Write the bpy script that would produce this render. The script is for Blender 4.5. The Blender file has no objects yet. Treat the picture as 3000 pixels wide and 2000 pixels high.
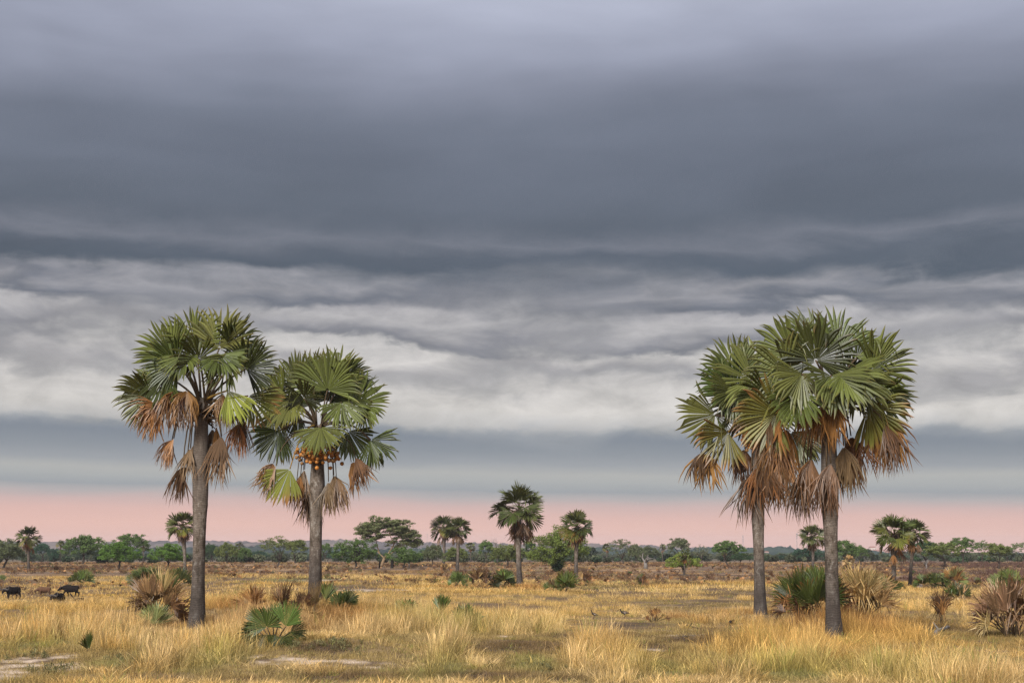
import bpy, math, random
import numpy as np
from mathutils import Vector, Matrix

R_ = math.radians
scene = bpy.context.scene
COL = scene.collection

# ------------------------------------------------------------------ camera
CAM_H = 3.3
HORIZON = 1612.0          # row of the horizon in the 3000 x 2000 photograph
FPX = 50.0 / 36.0 * 3000.0
PITCH = math.atan((HORIZON - 1000.0) / FPX)
cam_d = bpy.data.cameras.new("camera")
cam = bpy.data.objects.new("camera", cam_d)
COL.objects.link(cam)
cam_d.lens = 50.0
cam_d.sensor_width = 36.0
cam_d.clip_start = 0.1
cam_d.clip_end = 40000.0
cam.location = (0, 0, CAM_H)
cam.rotation_euler = (math.pi / 2 + PITCH, 0, 0)
scene.camera = cam


def s2l(r, g, b):
    def f(c):
        c /= 255.0
        return c / 12.92 if c <= 0.04045 else ((c + 0.055) / 1.055) ** 2.4
    return (f(r), f(g), f(b))


# ------------------------------------------------------------------ view / exposure
EXPO = 1.95
vs = scene.view_settings
vs.view_transform = 'Standard'
vs.look = 'None'
vs.exposure = EXPO
vs.gamma = 1.0
vs.use_curve_mapping = False
SUN_EL, SUN_AZ = 36.0, 203.0      # degrees; azimuth clockwise from +Y (behind the camera, to the left)

# ------------------------------------------------------------------ sky
world = bpy.data.worlds.new("World")
scene.world = world
world.use_nodes = True
wt = world.node_tree
wt.nodes.clear()


class NT:
    """small helper to write node graphs"""
    def __init__(self, tree):
        self.t = tree

    def n(self, typ, **kw):
        nd = self.t.nodes.new(typ)
        for k, v in kw.items():
            setattr(nd, k, v)
        return nd

    def link(self, a, b):
        self.t.links.new(a, b)

    def put(self, sock, v):
        if hasattr(v, 'links') or isinstance(v, bpy.types.NodeSocket):
            self.t.links.new(v, sock)
        else:
            sock.default_value = v

    def math(self, op, a, b=None, c=None, clamp=False):
        nd = self.n('ShaderNodeMath', operation=op, use_clamp=clamp)
        self.put(nd.inputs[0], a)
        if b is not None:
            self.put(nd.inputs[1], b)
        if c is not None:
            self.put(nd.inputs[2], c)
        return nd.outputs[0]

    def vmul(self, v, s):
        nd = self.n('ShaderNodeVectorMath', operation='MULTIPLY')
        self.put(nd.inputs[0], v)
        self.put(nd.inputs[1], s)
        return nd.outputs[0]

    def vadd(self, v, s):
        nd = self.n('ShaderNodeVectorMath', operation='ADD')
        self.put(nd.inputs[0], v)
        self.put(nd.inputs[1], s)
        return nd.outputs[0]

    def noise(self, vec, scale, detail=4, rough=0.5, dist=0.0, color=False):
        nd = self.n('ShaderNodeTexNoise')
        if vec is not None:
            self.put(nd.inputs['Vector'], vec)
        nd.inputs['Scale'].default_value = scale
        nd.inputs['Detail'].default_value = detail
        nd.inputs['Roughness'].default_value = rough
        nd.inputs['Distortion'].default_value = dist
        return nd.outputs['Color' if color else 'Fac']

    def ramp(self, fac, stops, interp='LINEAR'):
        nd = self.n('ShaderNodeValToRGB')
        cr = nd.color_ramp
        cr.interpolation = interp
        while len(cr.elements) > 1:
            cr.elements.remove(cr.elements[-1])
        cr.elements[0].position = stops[0][0]
        cr.elements[0].color = (*stops[0][1], 1)
        for p, c in stops[1:]:
            e = cr.elements.new(p)
            e.color = (*c, 1)
        self.put(nd.inputs[0], fac)
        return nd.outputs[0]

    def mix(self, fac, a, b, mode='MIX'):
        nd = self.n('ShaderNodeMix', data_type='RGBA', blend_type=mode)
        self.put(nd.inputs[0], fac)
        self.put(nd.inputs[6], a if not isinstance(a, tuple) else (*a[:3], 1))
        self.put(nd.inputs[7], b if not isinstance(b, tuple) else (*b[:3], 1))
        return nd.outputs[2]

    def smooth(self, x, lo, hi):
        nd = self.n('ShaderNodeMapRange', interpolation_type='SMOOTHSTEP')
        self.put(nd.inputs[0], x)
        nd.inputs[1].default_value = lo
        nd.inputs[2].default_value = hi
        return nd.outputs[0]


def build_sky():
    N = NT(wt)
    tc = N.n('ShaderNodeTexCoord')
    D = tc.outputs['Generated']
    sep = N.n('ShaderNodeSeparateXYZ')
    N.link(D, sep.inputs[0])
    el = N.math('MULTIPLY', N.math('ARCSINE', sep.outputs[2]), 180 / math.pi)   # elevation in degrees
    el = N.math('ADD', el, N.math('MULTIPLY', sep.outputs[0], 0.7))             # the layers lie slightly tilted
    S = 2.0 ** -EXPO

    def nz(scale, off, detail, rough=0.5, dist=0.0):
        v = N.vadd(N.vmul(D, scale), off)
        return N.math('SUBTRACT', N.noise(v, 1.0, detail, rough, dist), 0.5)

    def rampdeg(x, stops, lo, hi):
        rs = [((p - lo) / (hi - lo), tuple(c * S for c in s2l(*rgb))) for p, rgb in stops]
        return N.ramp(N.math('DIVIDE', N.math('SUBTRACT', x, lo), hi - lo, clamp=True), rs)

    def lin(rgb):
        return tuple(c * S for c in s2l(*rgb))

    big = nz((5.0, 5.0, 20.0), (0, 0, 0), 3, 0.5, 0.3)
    # clear and hazy air under the clouds: salmon glow and thin grey streaks
    e0 = N.math('ADD', el, N.math('MULTIPLY', big, 0.35))
    e0 = N.math('ADD', e0, N.math('MULTIPLY', nz((9, 9, 90), (5, 1, 2), 4), 0.35))
    c = rampdeg(e0, [(-6, (214, 166, 152)), (0.0, (230, 182, 168)), (0.9, (229, 183, 170)), (1.4, (219, 178, 169)), (1.8, (202, 173, 169)), (2.12, (174, 167, 168)), (2.4, (150, 154, 160)),
                         (2.75, (164, 166, 167)), (3.05, (170, 170, 169)), (3.4, (150, 153, 159)), (3.9, (133, 138, 147)), (4.35, (123, 129, 140)), (5.2, (122, 128, 139))], -6, 5.2)
    # cloud shelves, from the horizon upwards: edge height, waviness, edge softness, colours from the edge up, thickness
    layers = [(4.62, 0.50, 0.28, [(0, (160, 161, 164)), (0.3, (188, 185, 183)), (0.9, (206, 201, 196)), (1.9, (198, 193, 189)), (3.2, (172, 168, 168))], (8, 8, 26), 2.1, 0.34),
              (6.75, 2.0, 0.20, [(0, (138, 136, 139)), (0.35, (158, 154, 155)), (1.0, (203, 198, 194)), (2.2, (184, 180, 178))], (9, 9, 22), 7.3, 0.34),
              (8.35, 1.8, 0.26, [(0, (112, 112, 118)), (0.35, (132, 130, 135)), (1.1, (180, 176, 176)), (2.2, (150, 147, 151))], (9, 9, 28), 3.9, 0.30),
              (9.7, 1.6, 0.32, [(0, (94, 97, 106)), (0.4, (112, 113, 121)), (1.0, (150, 148, 152)), (2.0, (116, 118, 126))], (8, 8, 30), 11.4, 0.26),
              (10.9, 1.5, 0.36, [(0, (76, 83, 93)), (0.8, (86, 91, 101)), (1.4, (112, 114, 123)), (2.4, (92, 97, 107)), (3.6, (96, 101, 111))], (6, 6, 26), 5.2, 0.16)]
    for b, amp, soft, cols, sc, off, relief in layers:
        wave = nz(sc, (off, off * 1.7, off * 0.3), 5, 0.52, 0.5)
        puff = nz((sc[0] * 4.2, sc[0] * 4.2, sc[0] * 7.0), (off * 2, 1.1, off), 6, 0.62, 0.6)
        x = N.math('SUBTRACT', N.math('SUBTRACT', el, b), N.math('ADD', N.math('MULTIPLY', wave, amp * 2.2), N.math('MULTIPLY', puff, 0.9 if amp > 1 else 0.75)))
        soften = N.math('ADD', 1.0, N.math('MULTIPLY', N.smooth(nz((6, 6, 12), (off, 3.3, 9.1), 2), -0.08, 0.16), 3.6))      # parts of the edges dissolve
        m = N.smooth(N.math('DIVIDE', x, soften), -soft, soft)
        lay = rampdeg(x, cols, 0, cols[-1][0])
        k = N.math('ADD', 1.0, N.math('MULTIPLY', N.math('ADD', puff, N.math('MULTIPLY', nz((sc[0] * 1.6, sc[0] * 1.6, sc[2] * 1.8), (1.2, off, 4.4), 5, 0.55, 0.8), 1.4)), relief * 1.6))
        comb = N.n('ShaderNodeCombineXYZ')
        for i in range(3):
            N.link(k, comb.inputs[i])
        c = N.mix(m, c, N.vmul(lay, comb.outputs[0]))
    # the dark deck overhead, brightening towards the zenith
    e1 = N.math('ADD', el, N.math('ADD', N.math('MULTIPLY', big, 2.6), N.math('MULTIPLY', nz((3.0, 3.0, 7.0), (8, 2, 5), 3, 0.5, 0.4), 5.0)))
    deck = rampdeg(e1, [(10, (80, 86, 96)), (12.0, (84, 90, 100)), (13.5, (92, 97, 107)), (15.2, (103, 108, 120)), (16.8, (112, 117, 130)), (18.4, (134, 138, 153)), (20.0, (158, 162, 179)),
                        (22.0, (178, 182, 199)), (27.0, (184, 188, 204)), (40.0, (188, 191, 203))], 10, 40)
    k = N.math('ADD', 1.0, N.math('ADD', N.math('MULTIPLY', nz((6, 6, 30), (2, 6, 1), 5, 0.5, 0.6), 0.34), N.math('MULTIPLY', nz((2.2, 2.2, 8), (4, 4, 1), 3, 0.5, 0.3), 0.40)))
    comb = N.n('ShaderNodeCombineXYZ')
    for i in range(3):
        N.link(k, comb.inputs[i])
    c = N.mix(N.smooth(N.math('ADD', el, N.math('MULTIPLY', big, 3.0)), 12.2, 14.2), c, N.vmul(deck, comb.outputs[0]))
    sky = N.n('ShaderNodeTexSky', sky_type='NISHITA')
    sky.sun_disc = False
    sky.sun_elevation = R_(SUN_EL)
    sky.sun_rotation = R_(SUN_AZ)
    clear = N.vmul(sky.outputs[0], (0.08, 0.08, 0.08))
    res = N.mix(0.975, clear, c)              # a closed cloud deck; a little of the blue sky comes through
    bg = N.n('ShaderNodeBackground')
    bg.inputs['Strength'].default_value = 1.0
    N.link(res, bg.inputs['Color'])
    wo = N.n('ShaderNodeOutputWorld')
    N.link(bg.outputs[0], wo.inputs['Surface'])


build_sky()
world.cycles.sampling_method = 'MANUAL'
world.cycles.sample_map_resolution = 1024

# ------------------------------------------------------------------ sun
sd = bpy.data.lights.new("sun", 'SUN')
sd.energy = 1.5
sd.angle = R_(20)
sd.color = (1.0, 0.93, 0.84)
sun = bpy.data.objects.new("sun", sd)
COL.objects.link(sun)
a = R_(SUN_AZ)
sv = Vector((math.sin(a) * math.cos(R_(SUN_EL)), math.cos(a) * math.cos(R_(SUN_EL)), math.sin(R_(SUN_EL))))
sun.rotation_euler = sv.to_track_quat('Z', 'Y').to_euler()
sun.location = (0, -20, 40)

# ------------------------------------------------------------------ render settings
cy = scene.cycles
cy.max_bounces = 4
cy.diffuse_bounces = 2
cy.glossy_bounces = 2
cy.transmission_bounces = 3
cy.transparent_max_bounces = 4
cy.volume_bounces = 0
try:
    cy.sampling_pattern = 'BLUE_NOISE'      # finer, less visible grain
except (AttributeError, TypeError):
    pass
cy.use_denoising = True
cy.denoiser = 'OPENIMAGEDENOISE'
cy.denoising_input_passes = 'RGB_ALBEDO_NORMAL'
cy.denoising_prefilter = 'NONE'        # keeps the fine grass

# ================================================================== helpers
rng = np.random.default_rng(7)


def smoothstep(lo, hi, x):
    t = np.clip((np.asarray(x, float) - lo) / (hi - lo), 0, 1)
    return t * t * (3 - 2 * t)


_lat = np.random.default_rng(11).random((256, 256))


def vnoise(x, y, s):
    """smooth value noise, cell size s metres, 0..1"""
    x = np.asarray(x, float) / s
    y = np.asarray(y, float) / s
    xi, yi = np.floor(x).astype(int), np.floor(y).astype(int)
    fx, fy = x - xi, y - yi
    fx, fy = fx * fx * (3 - 2 * fx), fy * fy * (3 - 2 * fy)
    g = lambda i, j: _lat[i & 255, j & 255]
    return (g(xi, yi) * (1 - fx) + g(xi + 1, yi) * fx) * (1 - fy) + (g(xi, yi + 1) * (1 - fx) + g(xi + 1, yi + 1) * fx) * fy


def fbm(x, y, s, n=3):
    v, a, t = 0, 1.0, 0
    for i in range(n):
        v = v + a * vnoise(x + 37.1 * i, y - 91.7 * i, s / 2 ** i)
        t += a
        a *= 0.5
    return v / t


BUMPS = []      # (x, y, height, sigma) filled below


def gz(x, y):
    """height of the plain: level near the camera, a shallow dip beyond"""
    x = np.asarray(x, float)
    y = np.asarray(y, float)
    z = -1.6 * smoothstep(75, 125, y)
    z = z - 1.35 * smoothstep(72, 118, y) * (1 - smoothstep(230, 330, y)) * smoothstep(-0.17, -0.25, x / np.maximum(y, 1.0))
    z = z + 0.7 * smoothstep(260, 430, y) - 3.8 * smoothstep(520, 950, y)
    z = z + 0.62 * np.exp(-((x + 13.0) ** 2 + (y - 90) ** 2) / (2 * 13.0 ** 2))
    z = z - 0.9 * np.exp(-((x - 5.0) / 8.0) ** 2 / 2 - ((y - 95) / 18.0) ** 2 / 2)
    z = z + (fbm(x, y, 14, 3) - 0.5) * 0.30 * smoothstep(10, 30, np.abs(y) + np.abs(x)) * (1 - smoothstep(600, 1200, y))
    for bx, by, h, s in BUMPS:
        z = z + h * np.exp(-((x - bx) ** 2 + (y - by) ** 2) / (2 * s * s))
    return z


CP, SP = math.cos(PITCH), math.sin(PITCH)


def ray(px, py):
    u, v = (px - 1500.0) / FPX, (1000.0 - py) / FPX
    return np.array([u, CP - v * SP, SP + v * CP])      # world direction


def P(px, py, d):
    """world point seen at pixel (px, py) at distance d along +Y"""
    r = ray(px, py)
    k = d / r[1]
    return np.array([r[0] * k, d, CAM_H + r[2] * k])


def at(px, py):
    """the point of the ground under pixel (px, py)"""
    r = ray(px, py)
    r = r / r[1]
    ds = np.concatenate([np.linspace(20, 300, 2801), np.linspace(300.5, 2500, 2200)])
    h = CAM_H + r[2] * ds - gz(r[0] * ds, ds)
    i = np.argmax(h < 0) if (h < 0).any() else len(ds) - 1
    d = ds[i]
    return np.array([r[0] * d, d, float(gz(r[0] * d, d))])


def on_ground(px, d):
    x = (px - 1500.0) / FPX * d * 1.0
    r = ray(px, HORIZON)
    x = r[0] / r[1] * d
    return np.array([x, d, float(gz(x, d))])


_m = at(965, 1905)
BUMPS.append((_m[0], _m[1] + 0.5, 0.40, 1.6))


def mesh_np(name, verts, faces, mats=(), smooth=False, attrs=None, midx=None):
    me = bpy.data.meshes.new(name)
    verts = np.asarray(verts, dtype=np.float64)
    if len(faces) and isinstance(faces, np.ndarray):
        faces = faces.tolist()
    me.from_pydata(verts.tolist(), [], faces)
    for m in mats:
        me.materials.append(m)
    if smooth:
        me.polygons.foreach_set('use_smooth', [True] * len(me.polygons))
    if midx is not None:
        me.polygons.foreach_set('material_index', midx)
    if attrs:
        for k, v in attrs.items():
            v = np.asarray(v, dtype=np.float32)
            if v.ndim == 1:
                a_ = me.attributes.new(k, 'FLOAT', 'POINT')
                a_.data.foreach_set('value', v)
            else:
                a_ = me.attributes.new(k, 'FLOAT_COLOR', 'POINT')
                vv = np.ones((len(v), 4), np.float32)
                vv[:, :3] = v
                a_.data.foreach_set('color', vv.ravel())
    me.update()
    return me


def link(name, me, parent=None, loc=None, color=None):
    o = bpy.data.objects.new(name, me)
    COL.objects.link(o)
    if parent is not None:
        o.parent = parent
    if loc is not None:
        o.location = loc
    if color is not None:
        o.color = (*color, 1)
    return o


def tag(o, label=None, cat=None, group=None, kind=None):
    if label:
        o['label'] = label
    if cat:
        o['category'] = cat
    if group:
        o['group'] = group
    if kind:
        o['kind'] = kind
    return o


def empty(name, loc, rz=0.0):
    o = bpy.data.objects.new(name, None)
    o.empty_display_size = 0.3
    COL.objects.link(o)
    o.location = loc
    o.rotation_euler = (0, 0, rz)
    return o


class Geo:
    """collects vertices and faces"""
    def __init__(self):
        self.v, self.f, self.n = [], [], 0
        self.mi = []

    def add(self, v, f, m=0):
        v = np.asarray(v, float)
        self.v.append(v)
        self.f.extend([[i + self.n for i in q] for q in f])
        self.mi.extend([m] * len(f))
        self.n += len(v)

    def tube(self, pts, rad, sides=6, cap=True, m=0, ell=1.0, jit=0.0, rg=None):
        pts = np.asarray(pts, float)
        n = len(pts)
        rad = np.broadcast_to(np.asarray(rad, float), (n,))
        tan = np.gradient(pts, axis=0)
        tan /= np.linalg.norm(tan, axis=1, keepdims=True) + 1e-9
        up = np.array([0, 0, 1.0]) if abs(tan[0][2]) < 0.9 else np.array([1.0, 0, 0])
        vs_ = []
        for i in range(n):
            s = np.cross(tan[i], up)
            s /= np.linalg.norm(s) + 1e-9
            u = np.cross(s, tan[i])
            if abs(np.dot(u, up)) < 0.2 and i:
                pass
            ang = np.linspace(0, 2 * math.pi, sides, endpoint=False)
            rr = rad[i] * np.ones(sides)
            if jit and rg is not None:
                rr = rr * (1 + jit * (rg.random(sides) - 0.5))
            vs_.append(pts[i] + np.outer(np.cos(ang) * rr * ell, s) + np.outer(np.sin(ang) * rr, u))
        f = []
        for i in range(n - 1):
            for j in range(sides):
                k = (j + 1) % sides
                f.append([i * sides + j, i * sides + k, (i + 1) * sides + k, (i + 1) * sides + j])
        if cap:
            f.append(list(range(sides))[::-1])
            f.append([(n - 1) * sides + j for j in range(sides)])
        self.add(np.concatenate(vs_), f, m)

    def mesh(self, name, mats=(), smooth=False, attrs=None):
        v = np.concatenate(self.v) if self.v else np.zeros((0, 3))
        return mesh_np(name, v, self.f, mats, smooth, attrs, self.mi)


def bez(a_, b_, c_, n):
    t = np.linspace(0, 1, n)[:, None]
    return (1 - t) ** 2 * np.asarray(a_) + 2 * t * (1 - t) * np.asarray(b_) + t * t * np.asarray(c_)


def nrm(v):
    v = np.asarray(v, float)
    return v / (np.linalg.norm(v, axis=-1, keepdims=True) + 1e-9)


# ================================================================== materials
def new_mat(name):
    m = bpy.data.materials.new(name)
    m.use_nodes = True
    m.node_tree.nodes.clear()
    return m, NT(m.node_tree)


def out(N, sh):
    o = N.n('ShaderNodeOutputMaterial')
    N.link(sh, o.inputs['Surface'])
    return o


def leafy(N, col, trans=0.3, rough=0.6, spec=0.25, gloss=True):
    d = N.n('ShaderNodeBsdfDiffuse')
    N.put(d.inputs['Color'], col)
    t = N.n('ShaderNodeBsdfTranslucent')
    N.put(t.inputs['Color'], col)
    mx = N.n('ShaderNodeMixShader')
    mx.inputs[0].default_value = trans
    N.link(d.outputs[0], mx.inputs[1])
    N.link(t.outputs[0], mx.inputs[2])
    sh = mx.outputs[0]
    if gloss:
        g = N.n('ShaderNodeBsdfGlossy')
        g.inputs['Roughness'].default_value = rough
        g.inputs['Color'].default_value = (0.9, 0.95, 1, 1)
        m2 = N.n('ShaderNodeMixShader')
        m2.inputs[0].default_value = spec
        N.link(sh, m2.inputs[1])
        N.link(g.outputs[0], m2.inputs[2])
        sh = m2.outputs[0]
    return sh


def attr(N, name, typ='GEOMETRY', fac=True):
    nd = N.n('ShaderNodeAttribute', attribute_type=typ, attribute_name=name)
    return nd.outputs['Fac'] if fac else nd.outputs['Color']


def scale_col(N, col, fac):
    c = N.n('ShaderNodeCombineXYZ')
    for i in range(3):
        N.put(c.inputs[i], fac)
    return N.vmul(col, c.outputs[0])


def mat_fan():
    m, N = new_mat("palm_leaf")
    oi = N.n('ShaderNodeObjectInfo')
    dry = attr(N, 'dry')
    rnd = attr(N, 'rnd')
    c = N.mix(dry, oi.outputs['Color'], (0.24, 0.115, 0.042))
    c = scale_col(N, c, N.math('ADD', 0.50, N.math('MULTIPLY', rnd, 1.0)))
    out(N, leafy(N, c, 0.20, 0.45, 0.025))
    return m


def mat_simple(name, col, rough=0.8, noise=0.25, scale=6.0, bump=0.0, spec=0.2):
    m, N = new_mat(name)
    tc = N.n('ShaderNodeTexCoord')
    nz = N.noise(tc.outputs['Object'], scale, 5, 0.6)
    c = scale_col(N, (*col, 1) if False else N.mix(0.0, col, col), N.math('ADD', 1 - noise, N.math('MULTIPLY', nz, 2 * noise)))
    b = N.n('ShaderNodeBsdfPrincipled')
    N.put(b.inputs['Base Color'], c)
    b.inputs['Roughness'].default_value = rough
    b.inputs['Specular IOR Level'].default_value = spec
    if bump:
        bp = N.n('ShaderNodeBump')
        bp.inputs['Strength'].default_value = bump
        bp.inputs['Distance'].default_value = 0.05
        N.link(nz, bp.inputs['Height'])
        N.link(bp.outputs[0], b.inputs['Normal'])
    out(N, b.outputs[0])
    return m


def mat_trunk():
    m, N = new_mat("palm_bark")
    tc = N.n('ShaderNodeTexCoord')
    ob = tc.outputs['Object']
    hh = attr(N, 'hh')            # metres above the ground
    ledge = attr(N, 'ledge')      # 1 on the smooth young bark above the ledge
    # leaf-scar rings, uneven
    w = N.n('ShaderNodeTexWave', wave_type='BANDS', bands_direction='Z', wave_profile='SIN')
    N.link(ob, w.inputs['Vector'])
    w.inputs['Scale'].default_value = 3.4
    w.inputs['Distortion'].default_value = 9.0
    w.inputs['Detail'].default_value = 3
    w.inputs['Detail Scale'].default_value = 1.3
    ring = w.outputs['Fac']
    grain = N.noise(N.vmul(ob, (6, 6, 60)), 1.0, 4, 0.65)
    streak = N.noise(N.vmul(ob, (16, 16, 1.4)), 1.0, 4, 0.6)
    blot = N.noise(N.vmul(ob, (2.2, 2.2, 1.1)), 1.0, 6, 0.68, 0.5)
    blot2 = N.noise(N.vmul(N.vadd(ob, (4, 9, 2)), (5, 5, 2.6)), 1.0, 6, 0.72, 0.4)
    c = N.mix(N.smooth(blot, 0.35, 0.65), (0.090, 0.070, 0.056), (0.165, 0.138, 0.117))
    c = N.mix(N.math('MULTIPLY', N.smooth(blot2, 0.54, 0.62), 0.75), c, (0.27, 0.25, 0.225))     # lichen
    c = N.mix(N.math('MULTIPLY', N.smooth(blot2, 0.47, 0.38), 0.85), c, (0.050, 0.041, 0.027))     # dark algae
    young = N.mix(N.smooth(streak, 0.3, 0.7), (0.094, 0.076, 0.064), (0.142, 0.120, 0.103))
    c = N.mix(N.math('MULTIPLY', ledge, 0.8), c, young)
    # charring left by grass fires on the lowest metres
    burn = N.smooth(N.math('ADD', hh, N.math('MULTIPLY', N.math('SUBTRACT', blot, 0.5), 3.0)), 4.6, 0.8)
    c = N.mix(N.math('MULTIPLY', burn, 0.70), c, (0.040, 0.035, 0.034))
    k = N.math('ADD', 0.52, N.math('ADD', N.math('MULTIPLY', ring, 0.30), N.math('MULTIPLY', grain, 0.52)))
    c = scale_col(N, c, k)
    crack = N.math('MULTIPLY', N.smooth(N.noise(N.vmul(N.vadd(ob, (2, 5, 0)), (9, 9, 0.9)), 1.0, 2, 0.5), 0.30, 0.25), 0.8)
    c = N.mix(crack, c, (0.03, 0.026, 0.024))
    b = N.n('ShaderNodeBsdfPrincipled')
    N.put(b.inputs['Base Color'], c)
    b.inputs['Roughness'].default_value = 0.9
    b.inputs['Specular IOR Level'].default_value = 0.15
    bp = N.n('ShaderNodeBump')
    bp.inputs['Strength'].default_value = 0.55
    bp.inputs['Distance'].default_value = 0.04
    hgt = N.math('ADD', N.math('MULTIPLY', ring, 0.16), N.math('ADD', N.math('MULTIPLY', grain, 0.6), N.math('MULTIPLY', crack, -1.2)))
    N.link(hgt, bp.inputs['Height'])
    N.link(bp.outputs[0], b.inputs['Normal'])
    out(N, b.outputs[0])
    return m


def mat_tree_leaf():
    m, N = new_mat("tree_foliage")
    oi = N.n('ShaderNodeObjectInfo')
    rnd = attr(N, 'rnd')
    c = scale_col(N, oi.outputs['Color'], N.math('ADD', 0.45, N.math('MULTIPLY', rnd, 1.1)))
    out(N, leafy(N, c, 0.28, gloss=False))
    return m


def mat_tinted(name, trans=0.3, h0=(0.85, 0.85, 0.7), h1=(1.05, 1.0, 0.95)):
    """plants of an instanced mass: colour of each plant x its own gradient from root to tip"""
    m, N = new_mat(name)
    t = attr(N, 'tint', 'INSTANCER', False)
    rnd = attr(N, 'rnd')
    hh = attr(N, 'hh')
    c = N.vmul(t, N.mix(hh, h0, h1))
    c = scale_col(N, c, N.math('ADD', 0.6, N.math('MULTIPLY', rnd, 0.8)))
    out(N, leafy(N, c, trans, gloss=False))
    return m


M_FAN = mat_fan()
M_TRUNK = mat_trunk()
M_PET = mat_simple("palm_petiole", (0.085, 0.060, 0.036), 0.7, 0.35, 9)
M_PET_Y = mat_simple("palm_petiole_yellow", (0.33, 0.21, 0.05), 0.6, 0.25, 9)
M_STUB = mat_simple("old_leaf_bases", (0.055, 0.036, 0.024), 0.9, 0.5, 12, 0.4)
M_FRUIT = mat_simple("palm_fruit", (0.38, 0.155, 0.030), 0.5, 0.5, 4.5, 0, 0.35)
M_FRUIT_B = mat_simple("palm_fruit_brown", (0.21, 0.115, 0.045), 0.6, 0.4, 5.0)
M_FRUIT_G = mat_simple("palm_fruit_green", (0.115, 0.115, 0.050), 0.6, 0.3, 5.0)
M_TLEAF = mat_tree_leaf()
M_BARK = mat_simple("tree_bark", (0.060, 0.048, 0.040), 0.9, 0.4, 3, 0.4)
M_BARK_L = mat_simple("pale_tree_bark", (0.20, 0.14, 0.085), 0.9, 0.35, 3, 0.4)
M_BARK_G = mat_simple("grey_dead_wood", (0.17, 0.155, 0.145), 0.9, 0.35, 3, 0.4)
M_CHAR = mat_simple("charred_wood", (0.022, 0.019, 0.018), 0.95, 0.5, 5, 0.5)
M_GRASS = mat_tinted("dry_grass", 0.30)
M_SCRUB = mat_tinted("dry_scrub_leaf", 0.2, (0.7, 0.65, 0.6), (1.1, 1.05, 1.0))
M_WOOD = mat_tinted("far_foliage", 0.2, (0.8, 0.8, 0.8), (1.05, 1.05, 1.0))

# ================================================================== the ground
def blob(px, py, rx, ry):
    c = at(px, py)
    y0, y1 = at(px, py + ry)[1], at(px, py - ry)[1]
    return (c[0], 0.5 * (y0 + y1), rx * c[1] / FPX, max(0.4, (y1 - y0) / 2))


def bsum(blobs, x, y, edge=0.45):
    """0..1 mask of soft-edged, ragged patches"""
    m = np.zeros(np.shape(x))
    wob = (fbm(x, y, 2.2, 3) - 0.5) * 0.9
    for cx, cy_, rx, ry in blobs:
        r = np.sqrt(((x - cx) / rx) ** 2 + ((y - cy_) / ry) ** 2) + wob
        m = np.maximum(m, 1 - smoothstep(1 - edge, 1 + edge, r))
    return m


SAND = [blob(50, 1950, 120, 34), blob(20, 1975, 90, 18), blob(180, 1960, 60, 12), blob(200, 1948, 45, 10), blob(830, 1934, 95, 15), blob(960, 1944, 130, 12),
        blob(1060, 1948, 90, 8), blob(740, 1924, 30, 8), blob(1100, 1728, 110, 3), blob(1480, 1862, 40, 3), blob(200, 1764, 90, 3),
        blob(1900, 1905, 40, 4), blob(2900, 1700, 30, 2), blob(2560, 1702, 40, 2), blob(2000, 1860, 60, 3), blob(930, 1700, 60, 3)]
BARE = [blob(1560, 1935, 130, 40), blob(1990, 1930, 140, 40), blob(150, 1945, 330, 55), blob(430, 1950, 90, 30), blob(960, 1915, 260, 45), blob(1300, 1880, 260, 26), blob(1550, 1890, 220, 30),
        blob(1950, 1890, 230, 26), blob(2040, 1868, 190, 26), blob(1500, 1985, 180, 26), blob(800, 1990, 130, 22), blob(1180, 1985, 200, 20),
        blob(2480, 1955, 90, 18), blob(2940, 1965, 100, 26), blob(2800, 1862, 160, 22), blob(1850, 1825, 180, 14), blob(2070, 1770, 250, 12),
        blob(650, 1975, 110, 20), blob(2360, 1985, 80, 12), blob(1820, 1985, 80, 10), blob(2250, 1735, 200, 5),
        blob(900, 1702, 120, 5), blob(1750, 1722, 150, 6), blob(2850, 1720, 160, 6)]
DARK = [blob(1520, 1895, 150, 18), blob(1000, 1985, 160, 12), blob(1650, 1992, 90, 8), blob(2150, 1985, 80, 9), blob(450, 1990, 90, 8), blob(1750, 1865, 150, 8), blob(2650, 1900, 70, 9), blob(1450, 1985, 140, 15), blob(1900, 1895, 60, 16), blob(2040, 1878, 120, 10), blob(950, 1900, 90, 16),
        blob(720, 1995, 60, 8), blob(2960, 1955, 60, 12), blob(1310, 1861, 50, 4), blob(2780, 1845, 90, 10), blob(1830, 1830, 110, 7),
        blob(1120, 1712, 60, 3), blob(1960, 1712, 140, 5), blob(1020, 1717, 120, 4), blob(2100, 1760, 60, 4), blob(2200, 1742, 160, 4),
        blob(1700, 1728, 60, 4), blob(2900, 1716, 80, 4), blob(330, 1822, 40, 6)]
GREEN = [blob(640, 1935, 70, 30), blob(2340, 1970, 260, 26), blob(2620, 1985, 160, 22), blob(120, 1890, 150, 12),
         blob(1400, 1848, 200, 9), blob(1120, 1835, 110, 12), blob(1300, 1960, 80, 30), blob(860, 1698, 120, 5), blob(2900, 1940, 70, 22),
         blob(1560, 1945, 60, 20), blob(1930, 1960, 90, 20), blob(2600, 1755, 40, 8), blob(350, 1945, 70, 16)]
TALL = [blob(1760, 1935, 100, 50), blob(575, 1925, 150, 52), blob(170, 1868, 210, 26), blob(2250, 1915, 170, 50), blob(2680, 1975, 200, 30),
        blob(1150, 1838, 170, 26), blob(1420, 1845, 170, 15), blob(420, 1890, 150, 22), blob(2130, 1980, 60, 18), blob(1300, 1940, 45, 45),
        blob(2560, 1870, 110, 45), blob(700, 1845, 110, 20), blob(1000, 1840, 110, 18), blob(2960, 1990, 60, 16), blob(2420, 1900, 90, 24)]
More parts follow.
